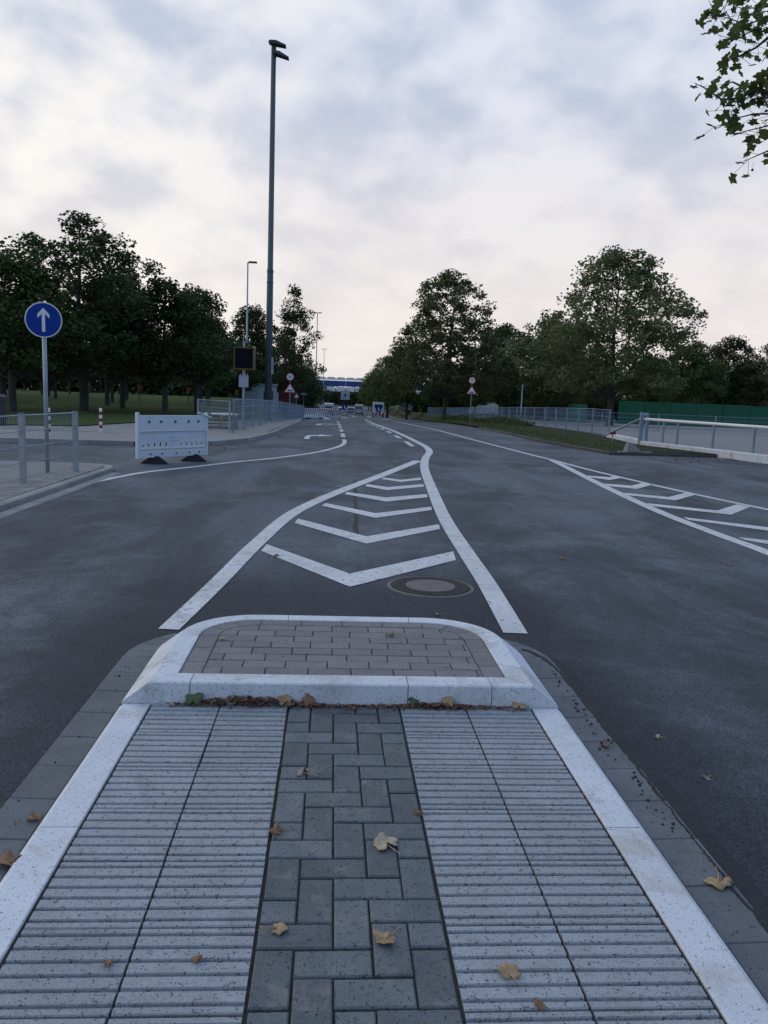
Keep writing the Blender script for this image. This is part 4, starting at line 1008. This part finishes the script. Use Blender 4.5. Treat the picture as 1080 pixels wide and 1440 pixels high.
# left park: front row, each at the foot of its trunk in the photograph
TH = {'big': 10.6, 'park1': 7.6, 'park2': 8.2, 'green': 7.4, 'thin': 12.2, 'plane1': 15.8, 'plane2': 14.0, 'plane3': 10.5, 'dense': 10.5}
def front(px, py, top, kind, lab, sc=1, rz=0): q = P(px, py, .1); return tree(kind, q.x, q.y, lab, sc, rz, None, 'park_tree', (PD(px, top, q.y).z - q.z) / TH[kind] * .97)
front(118, 578, 300, 'big', 'tallest dark park tree with a ragged open top behind the striped bollards', 1.0, 2.2)
front(18, 579, 352, 'green', 'lighter green park tree rising behind the blue arrow sign', 1.0, .4)
front(172, 575, 372, 'park2', 'dark park tree standing behind the white plastic barrier beside the tallest tree', .9, 1.4)
front(232, 582, 392, 'park1', 'dark park tree with a pale bare trunk behind the white barrier', .9, 3.0)
front(276, 581.5, 398, 'park2', 'dark park tree at the end of the row before the fence corner', .82, 4.4)
tree('park2', -17.5, 38, 'dark park tree left of the lighter green tree at the lawn edge', 1.02, 5.1, None, 'park_tree')
rl = random.Random(12); k = 0
for y in (50, 58, 66, 75, 85, 97, 112):
    x = -.150 * y - rl.uniform(0, 2)
    while x > -.62 * y - 6:
        kind = rl.choice(['park1', 'park2', 'park1', 'park2', 'green'])
        tree(kind, x + rl.uniform(-.8, .8), y + rl.uniform(-1.2, 1.2), {'park1': 'round dark green tree in the rows deep in the park', 'park2': 'slender dark green tree in the rows deep in the park', 'green': 'lighter green tree in the rows deep in the park'}[kind], rl.uniform(.75, .92), rl.uniform(0, 6), {'park1': 'round park trees', 'park2': 'slender park trees', 'green': 'light park trees'}[kind], 'park_tree')
        x -= rl.uniform(5.2, 7.2) if y < 80 else rl.uniform(6.5, 9)
# along the left of the road
c = PD(352, 560, 78); tree('park2', c.x, c.y, 'dark tree with an open top behind the matrix display', 1.12, .8, None, 'roadside_tree')
c = PD(338, 560, 66); tree('park1', c.x, c.y, 'low dark tree left of the matrix display pole', .68, 2.8, None, 'roadside_tree')
c = PD(412, 560, 82); tree('thin', c.x, c.y, 'tall thin open tree with clumps of leaves right of the tall mast', 1.06, 1.0, None, 'roadside_tree')
c = PD(389, 560, 92); tree('park1', c.x, c.y, 'dense dark tree directly behind the foot of the tall mast', 1.05, 4.0, None, 'roadside_tree')
c = PD(414, 560, 100); tree('dense', c.x, c.y, 'broad dense dark tree behind the left warning signs', .66, 2.0, None, 'roadside_tree')
c = PD(424, 560, 135); tree('dense', c.x, c.y, 'dense dark tree by the distant twin lamp', .66, 5.0, None, 'roadside_tree')
for y, pxx, s_ in ((165, 424, .72), (200, 427, .68), (235, 432, .55)):
    c = PD(pxx, 560, y); tree('dense', c.x, c.y, 'dark tree in the line left of the distant road', s_, y, 'trees left of the distant road', 'roadside_tree')
# right side
c = PD(627, 570, 90); tree('plane1', c.x, c.y, 'large spreading plane tree behind the right fence with see-through top', 1.12, 2.5, None, 'plane_tree', .99)
c = PD(858, 580, 64); tree('plane2', c.x, c.y, 'large plane tree standing before the green screen', 1.06, .6, None, 'plane_tree', .97)
c = PD(572, 570, 118); tree('plane3', c.x, c.y, 'plane tree left of the largest spreading tree', 1.0, 1.2, None, 'plane_tree')
c = PD(545, 570, 150); tree('plane3', c.x, c.y, 'plane tree behind the white service truck', 1.05, 3.2, None, 'plane_tree')
for y, pxx, s_ in ((185, 532, .95), (215, 527, .92), (245, 523, .85), (252, 519, .7)):
    c = PD(pxx, 560, y); tree('plane3', c.x, c.y, 'green tree in the line right of the distant road', s_, y * .7, 'trees right of the distant road', 'plane_tree')
c = PD(706, 575, 100); tree('plane3', c.x, c.y, 'rounded plane tree just right of the largest spreading tree', 1.08, 2.0, None, 'plane_tree')
c = PD(770, 575, 86); tree('plane3', c.x, c.y, 'plane tree left of the large tree before the green screen', 1.02, 4.4, None, 'plane_tree')
c = PD(806, 575, 100); tree('plane2', c.x, c.y, 'plane tree partly hidden by the large tree before the green screen', .82, 2.9, None, 'plane_tree')
c = PD(968, 575, 97); tree('plane3', c.x, c.y, 'low broad tree right of the large plane tree behind the green screen', .95, .3, None, 'plane_tree')
c = PD(1020, 575, 104); tree('dense', c.x, c.y, 'dense dark bushy tree behind the green screen', 1.08, 1.9, None, 'dark_tree')
c = PD(1095, 575, 100); tree('plane2', c.x, c.y, 'plane tree beyond the dense dark bushy tree', .85, 4.9, None, 'plane_tree')
rl = random.Random(31)
for y, x0, x1 in ((112, 20, 74), (126, 18, 88), (142, 22, 98)):
    x = x0 + rl.uniform(0, 3)
    while x < x1:
        tree(rl.choice(['plane3', 'dense']), x, y + rl.uniform(-2, 2), 'tree in the dark belt behind the car park', rl.uniform(.72, .9), rl.uniform(0, 6), 'tree belt behind the car park', 'belt_tree'); x += rl.uniform(7, 9)
# undergrowth that closes the view under the far crowns
def hedge(name, label, pts, h, w, n, mt, leaf=.3):
    rng = np.random.default_rng(len(pts) * 7 + n); pts = [Vector(p) for p in pts]; seg = [(b - a).length for a, b in zip(pts, pts[1:])]; tot = sum(seg); p = []
    for _ in range(n):
        u = rng.uniform(0, tot); i = 0
        while u > seg[i] and i < len(seg) - 1: u -= seg[i]; i += 1
        q = pts[i].lerp(pts[i + 1], u / seg[i]); hh = h * (.75 + .25 * math.sin(q.x * .7) * math.cos(q.y * .31 + q.x * .2)); z = rng.uniform(0, 1) ** .8
        x = q.x + rng.normal(0, w * .4); y = q.y + rng.normal(0, w * .4); p.append((x, y, G(x, y) + .05 + z * hh))
    p = np.array(p); nrm = rng.normal(0, 1, (n, 3)); nrm /= np.linalg.norm(nrm, axis=1)[:, None]; d = np.cross(nrm, rng.normal(0, 1, (n, 3))); d /= np.linalg.norm(d, axis=1)[:, None]; e = np.cross(nrm, d); s = (leaf * rng.uniform(.6, 1.3, n))[:, None]
    V = np.stack([p - d * s * .5, p + e * s * .4, p + d * s * .6, p - e * s * .4], 1).reshape(-1, 3)
    o = obj(name, np_mesh(name, V, np.arange(4 * n).reshape(-1, 4), mt)); o['kind'] = 'stuff'; o['label'] = label; return o
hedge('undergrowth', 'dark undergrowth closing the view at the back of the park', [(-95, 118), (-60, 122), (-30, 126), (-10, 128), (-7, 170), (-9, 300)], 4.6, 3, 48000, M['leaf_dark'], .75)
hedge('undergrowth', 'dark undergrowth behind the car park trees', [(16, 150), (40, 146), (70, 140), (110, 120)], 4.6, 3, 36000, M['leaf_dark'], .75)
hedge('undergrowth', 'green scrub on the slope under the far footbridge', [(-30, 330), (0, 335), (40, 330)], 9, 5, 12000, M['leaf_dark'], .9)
hedge('verge_weeds', 'tall weeds growing along the foot of the right fence', [(lerp(FR, y) - .35, y, 0) for y in range(44, 92, 4)], .42, .45, 5000, M['leaf_green'], .13)
hedge('verge_weeds', 'low weeds on the verge behind the right kerb', [(lerp(KR, y) + .9, y, 0) for y in range(23, 60, 4)], .10, .9, 3500, M['leaf_green'], .06)

# overhanging branch of the plane tree that stands right of the picture
def lobed(rng):                                # plane leaf, flat fan
    pts = []
    for a, r in ((-90, .12), (-62, .42), (-25, .62), (-8, .52), (10, .62), (32, .84), (52, .60), (68, .70), (90, 1.0), (112, .70), (128, .60), (148, .84), (170, .62), (188, .52), (205, .62), (242, .42)): pts.append((math.cos(R(a)) * r * rng.uniform(.9, 1.1), math.sin(R(a)) * r * rng.uniform(.9, 1.1)))
    return pts
tx, ty = 10.6, 9.6; nb = thing('plane_tree', 'plane tree reaching its lobed leaves into the sky above the guard rail', 'tree', (tx, ty, -.03)); org = Vector((tx, ty, -.03)); rl = random.Random(5)
w = MB(); lv = MB(); balls = []
w.tube([(0, 0, -.1), (0, 0, .3), (.1, 0, 2.5), (0, .1, 5.5), (.1, 0, 9), (0, 0, 10.5)], [.30, .24, .2, .17, .09, .03], 10)
def add_leaf(p, s):
    o = lobed(rl); nrm = Vector((rl.gauss(0, .75), rl.gauss(0, .75), rl.choice([1, 1, -.6]))).normalized(); d = Vector((rl.gauss(-.3, .6), rl.gauss(0, .5), rl.gauss(-.7, .4))); d = (d - nrm * d.dot(nrm)).normalized(); e = nrm.cross(d)
    n0 = len(lv.v); lv.v.append(tuple(p))
    for q in o: lv.v.append(tuple(p + (e * q[0] + d * (q[1] + .1)) * s * .55 + nrm * (q[0] * q[0] * s * rl.uniform(-.12, .2))))
    for k in range(len(o)): lv.f.append((n0, n0 + 1 + k, n0 + 1 + (k + 1) % len(o)))
def twig(px, Y0_, Y1_, dens, s=.185, spread=.125, root=None, r0=.018):
    n = len(px); path = [PD(x, y, Y0_ + (Y1_ - Y0_) * i / (n - 1)) - org for i, (x, y) in enumerate(px)]
    if root is not None: path = [root] + path
    w.tube(path, [r0 * (1 - .85 * i / (len(path) - 1)) for i in range(len(path))], 5, False)
    st = 1 if root is not None else 0
    for a, b in zip(path[st:], path[st + 1:]):
        for k in range(int((b - a).length * dens * 1.3)):
            c = a.lerp(b, rl.random()); q = c + Vector((rl.gauss(0, spread), rl.gauss(0, spread), rl.gauss(-.02, spread * .8))); w.tube([c, q], .003, 3, False); add_leaf(q, s * rl.uniform(.75, 1.3))
rt = Vector((-.2, .2, 5.2)); rt2 = Vector((-.1, .1, 6.2))
twig([(1100, 40), (1080, 53), (1063, 67), (1033, 82), (1011, 90)], 10.8, 11.3, 26, root=rt2, r0=.03)
twig([(1095, 25), (1080, 25), (1050, 34), (1012, 22), (993, 26)], 11.0, 11.5, 24, root=rt2)
twig([(1085, 45), (1060, 42), (1035, 55), (1010, 50)], 10.9, 11.2, 26, root=rt2); twig([(1100, 5), (1075, 10), (1045, 12), (1030, 8)], 11.2, 11.4, 22, root=rt2); twig([(1012, 22), (998, 5)], 11.5, 11.6, 30)
twig([(1100, 105), (1080, 117), (1040, 138), (1015, 140), (990, 123), (977, 117)], 10.5, 11.0, 15, root=rt, r0=.03)
twig([(1095, 120), (1078, 130), (1058, 128), (1040, 150), (1025, 158)], 10.5, 10.8, 38, root=rt, spread=.13); twig([(1090, 100), (1072, 108), (1062, 116)], 10.5, 10.8, 32, root=rt); twig([(1050, 125), (1030, 115), (1014, 122)], 10.8, 11, 10, spread=.08)
twig([(1100, 160), (1080, 160), (1060, 160), (1033, 167), (1010, 180), (995, 175)], 10.4, 10.9, 16, root=rt); twig([(1095, 172), (1075, 178), (1050, 184), (1028, 192)], 10.4, 10.7, 18, root=rt)
twig([(1100, 205), (1080, 212), (1057, 222), (1037, 231)], 10.2, 10.6, 17, root=rt); twig([(1100, 185), (1085, 192), (1072, 190)], 10.3, 10.5, 20, root=rt)
for k in range(26):                            # the rest of its crown, outside the picture
    a = rl.uniform(-2.2, 1.2); e_ = Vector((abs(math.cos(a)) * rl.uniform(.8, 4.2), math.sin(a) * rl.uniform(1, 4), rl.uniform(4.2, 10.5))); s0 = Vector((0, 0, e_.z - rl.uniform(.6, 1.8))); m_ = s0.lerp(e_, .6) + Vector((0, 0, .2)); w.tube([s0, m_, e_], [.06, .035, .01], 5, False)
    for j in range(46):
        q = m_.lerp(e_, rl.random()) + Vector((rl.gauss(0, .45), rl.gauss(0, .45), rl.gauss(0, .4))); add_leaf(q, .15 * rl.uniform(.75, 1.3))
w.build('trunk', M['bark'], nb, True); lv.build('crown', M['leaf_near'], nb)
for px, py in ((1012, 59), (1077, 156), (1050, 199), (1058, 239)):
    c = PD(px, py, 10.7) - org; o = MB().lathe([(.004, -.017), (.014, -.011), (.018, 0), (.014, .011), (.004, .017)], c, 8).build('seed_ball', M['bark'], nb, True); MB().tube([c + Vector((0, 0, .015)), c + Vector((.01, .0, .10))], .002, 3).build('stalk', M['bark'], o)

# ------------------------------------------------------------------ green screen, far things, vehicles
c0, c1 = PD(868, 590, 92), PD(1140, 590, 88); n = 12
t = thing('screen_wall', 'long dark green screen wall of flat sheets along the back of the car park', 'wall', (c0.x, c0.y, G(c0.x, c0.y)), math.atan2(c1.y - c0.y, c1.x - c0.x)); L = math.hypot(c1.x - c0.x, c1.y - c0.y) + 14
for k in range(n):
    l = L / n; hh = PD(950, 567.5, 92).z - G(c0.x, c0.y) - (.05 if k == 5 else 0); o = MB().box((l * (k + .5), (.03 if k % 2 else 0), hh / 2), (l - .06, .08, hh), 0, .01).build('sheet', M['green'], t); MB().box((l * (k + .5), 0, hh + .03), (l - .02, .12, .06)).build('cap_rail', M['green2'], o)
c = PD(812, 580, 96); t = thing('green_container', 'pale green container standing left of the green screen wall', 'container', (c.x, c.y, G(c.x, c.y)), 0)
MB().box((0, 0, 1.05), (1.6, 2.4, 2.2), 0, .04).build('body', M['green2'], t); MB().box((-.4, -1.215, .95), (.7, .03, 1.7)).build('door', M['green2'], t); MB().box((.4, -1.215, .95), (.7, .03, 1.7)).build('door', M['green2'], t)
def wheel(p, r, wd, par):
    me = MB().lathe([(r * .6, -wd / 2), (r, -wd / 2 + .02), (r, wd / 2 - .02), (r * .6, wd / 2)], n=18).mesh('wheel', M['black']); me.transform(Matrix.Translation(p) @ Matrix.Rotation(R(90), 4, 'Y')); o = obj('wheel', me, par)
    me = MB().lathe([(r * .55, -wd / 2 - .005), (r * .55, wd / 2 + .005)], n=12).mesh('rim', M['silver']); me.transform(Matrix.Translation(p) @ Matrix.Rotation(R(90), 4, 'Y')); obj('rim', me, o)
def vehicle(x, y, rz, label, cat, prof, W, paint, name, glass_rear, z=None, lights=True, group=None):
    t = thing(name, label, cat, (x, y, (g(y) if z is None else z) + .0), rz, group)          # seen from the rear; length along +Y
    b = MB(); half = W / 2; n = len(prof)
    def hw(zq): return half * (1 - .14 * sm(.9, 1.7, zq) if cat == 'car' else 1 - .05 * sm(1.0, 2.3, zq))
    b.v = [(-hw(p[1]), p[0], p[1]) for p in prof] + [(hw(p[1]), p[0], p[1]) for p in prof]; b.f = [(i, (i + 1) % n, n + (i + 1) % n, n + i) for i in range(n)] + [tuple(reversed(range(n))), tuple(range(n, 2 * n))]
    me = b.mesh('body', M[paint]); bd = obj('body', me, t); md = bd.modifiers.new('bevel', 'BEVEL'); md.width = .06; md.segments = 2
    L = max(p[0] for p in prof)
    for s in (-1, 1):
        for yy in (.16 * L, .80 * L): wheel((s * (half - .10), yy, .33), .33, .22, t)
        if lights:
            MB().box((s * (half - .14), -.012, .95), (.2, .06, .28)).build('tail_light', M['red'], t)
    (x0, x1, z0, z1) = glass_rear; MB().poly([(x0, -.03, z0), (x1, -.03, z0), (x1 * .88, .02, z1), (x0 * .88, .02, z1)]).build('rear_window', M['glass'], t)
    MB().box((0, -.05, .48), (W * .92, .12, .24), 0, .03).build('bumper', M['dark'], t); MB().box((0, -.02, .82), (.52, .03, .12)).build('number_plate', M['white'], t)
    return t
VAN = [(0, .3), (0, 2.2), (.12, 2.35), (3.6, 2.35), (4.4, 1.45), (5.1, 1.2), (5.2, .3)]
CAR = [(0, .3), (0, .95), (.45, 1.5), (2.0, 1.52), (2.9, 1.0), (4.2, .85), (4.3, .3)]
vehicle(-.9, 158, .02, 'white van waiting behind the left striped barrier', 'van', VAN, 1.9, 'car_white', 'van', (-.75, .75, 1.45, 2.05))
vehicle(1.55, 140, .0, 'white car with dark rear window behind the barriers', 'car', CAR, 1.8, 'car_white', 'parked_car', (-.72, .72, 1.0, 1.45))
vehicle(4.1, 188, .0, 'pale car far down the road before the footbridge', 'car', CAR, 1.8, 'silver', 'parked_car', (-.72, .72, 1.0, 1.45))
vehicle(5.6, 175, -.05, 'white van driving off beyond the service truck', 'van', VAN, 1.9, 'silver', 'van', (-.75, .75, 1.45, 2.05))
# service truck with its arrow board
tx, ty = PD(532, 585, 146).x, 146
t = thing('service_truck', 'white road works truck with blue arrow board and red striped tail', 'truck', (tx, ty, g(ty)), -.03)
MB().box((0, 2.0, 1.75), (2.0, 3.6, 2.0), 0, .12).build('body', M['car_white'], t); MB().box((0, .16, 2.05), (1.5, .06, .6)).build('rear_window', M['glass'], t); MB().box((0, 1.6, .55), (1.9, 3.4, .4)).build('chassis', M['dark'], t)
pl = disc(.52, .05, .05, 'blue', 'arrow_board', t, 1.5, 24); flat([(-.1, 1.8), (.06, 1.8), (.06, 1.45), (.18, 1.55), (.22, 1.2), (-.14, 1.28), (-.04, 1.37), (-.1, 1.45)], -.01, .02, 'white', 'arrow', pl)
tb = MB().box((.25, -.1, .62), (2.6, .12, .5), 0, .02).build('tail_board', M['red'], t)
for k in range(4): flat([(-.95 + .62 * k, .34), (-.75 + .62 * k, .34), (-.45 + .62 * k, .9), (-.65 + .62 * k, .9)], -.17, .01, 'white', 'white_stripe', tb)
for s in (-1, 1):
    wheel((s * .85, .7, .42), .42, .26, t); wheel((s * .85, 3.2, .42), .42, .26, t); MB().box((s * 1.0, .9, 2.85), (.12, .3, .2)).build('beacon', M['orange'], t)
# vans parked under the trees behind the right fence
for k, (px, Y, lab, mt_) in enumerate(((701, 140, 'white van parked under the trees behind the right fence', 'car_white'), (600, 150, 'pale grey van parked behind the fence left of the largest tree trunk', 'silver'), (645, 150, 'grey van parked right of the largest tree trunk', 'silver'))):
    c = PD(px, 570, Y); vehicle(c.x, Y, 1.35, lab, 'van', VAN, 1.9, mt_, 'van', (-.75, .75, 1.45, 2.05), z=G(c.x, Y))
# site huts behind the left fence
c = PD(367, 565, 70); t = thing('site_cabin', 'pale grey site cabin behind the left fence beside the tall mast', 'cabin', (c.x, c.y, G(c.x, c.y) + .05), .1)
MB().box((0, 0, 1.15), (2.6, 2.0, 2.2), 0, .03).build('body', M['silver'], t); MB().box((0, 0, 2.3), (2.8, 2.2, .12)).build('roof', M['galv'], t); MB().box((-.6, -1.01, 1.05), (.75, .04, 1.8)).build('door', M['galv'], t); MB().box((.6, -1.01, 1.4), (.8, .04, .7)).build('window', M['glass'], t)
c = PD(397, 566, 84); t = thing('red_container', 'dull red container behind the left fence and warning signs', 'container', (c.x, c.y, G(c.x, c.y) + .05), .1)
MB().box((0, 0, 1.1), (2.6, 2.4, 2.2), 0, .03).build('body', M['rust'], t)
for k in range(5): MB().box((-1.05 + .52 * k, -1.22, 1.1), (.14, .06, 2.0)).build('rib', M['white' if k < 2 else 'red'], t)
# small parking signs at the left far kerb
for px, py, Y, lab in ((417, 556, 72, 'small red-rimmed triangle sign beside the left barrier'), (427, 555, 84, 'small blue and white plate on a post behind the left barrier')):
    c = PD(px, py, Y); zg = G(c.x, c.y) + .05; t = thing('traffic_sign', lab, 'sign', (c.x, c.y, zg)); h = c.z - zg; MB().tube([(0, .05, 0), (0, .05, h + .3)], .03, 6).build('pole', M['galv'], t)
    if 'triangle' in lab: p_ = flat([(-.3, h - .25), (.3, h - .25), (0, h + .28)], 0, .02, 'red', 'plate', t); flat([(-.18, h - .18), (.18, h - .18), (0, h + .12)], -.022, .004, 'white', 'white_field', p_)
    else: p_ = flat([(-.35, h - .1), (.35, h - .1), (.35, h + .14), (-.35, h + .14)], 0, .02, 'blue', 'plate', t); flat([(-.3, h + .02), (.3, h + .02), (.3, h + .1), (-.3, h + .1)], -.022, .004, 'white', 'white_field', p_)

# footbridge across the road far away
BY = 262; c = PD(479, 547, BY); zg = g(BY)
t = thing('footbridge', 'covered footbridge with blue side panels and white deck far across the road', 'bridge', (c.x, BY, zg)); dz = lambda py: PD(479, py, BY).z - zg
z0, z1, z2, z3 = dz(550.5), dz(544), dz(534.5), dz(529.5); w_ = 3.1
for k in range(-8, 9):
    x = k * w_; o = MB().box((x, 0, (z0 + z1) / 2), (w_ - .35, 2.6, z1 - z0), 0, .03).build('deck_panel', M['white'], t)
    MB().box((x, -1.15, (z1 + z2) / 2 - .05), (w_ - .12, .08, z2 - z1 - .35)).build('side_panel', M['bblue'], t)
    MB().box((x + w_ / 2, -1.22, (z1 + z2) / 2), (.12, .12, z2 - z1)).build('post', M['white' if k % 3 == 0 else 'dark'], t)
    b = MB(); pr = [(-w_ / 2 + .05, z2), (w_ / 2 - .05, z2), (w_ / 2 - .1, z2 + (z3 - z2) * .55), (.8, z3 - .25), (-.8, z3 - .25), (-w_ / 2 + .1, z2 + (z3 - z2) * .55)]; b.prism([(p[0], p[1]) for p in pr], -1.4, 1.4); me = b.mesh('roof_vault', M['white']); me.transform(Matrix.Translation((x, 0, 0)) @ Matrix.Rotation(R(90), 4, 'X')); obj('roof_vault', me, t)
MB().box((0, 0, z0 - .1), (17 * w_, 2.2, .5)).build('girder', M['dark'], t)
for x in (-20, 20): MB().box((x, 0, z0 / 2 - .2), (1.0, 1.6, z0), 0, .05).build('pier', M['kerb_grey'], t)
sx0, sx1, sz0, sz1 = PD(479.5, 547, BY).x - c.x, PD(492, 547, BY).x - c.x, dz(562), dz(549)
sg = flat([(sx0, sz0), (sx1, sz0), (sx1, sz1), (sx0, sz1)], -1.35, .12, 'silver', 'sign_panel', t); cxm = (sx0 + sx1) / 2; czm = (sz0 + sz1) / 2
flat([(cxm - .4, czm - .5), (cxm + .1, czm - .6), (cxm + .45, czm - .1), (cxm + .25, czm + .5), (cxm - .3, czm + .45)], -1.475, .02, 'bblue', 'emblem', sg)
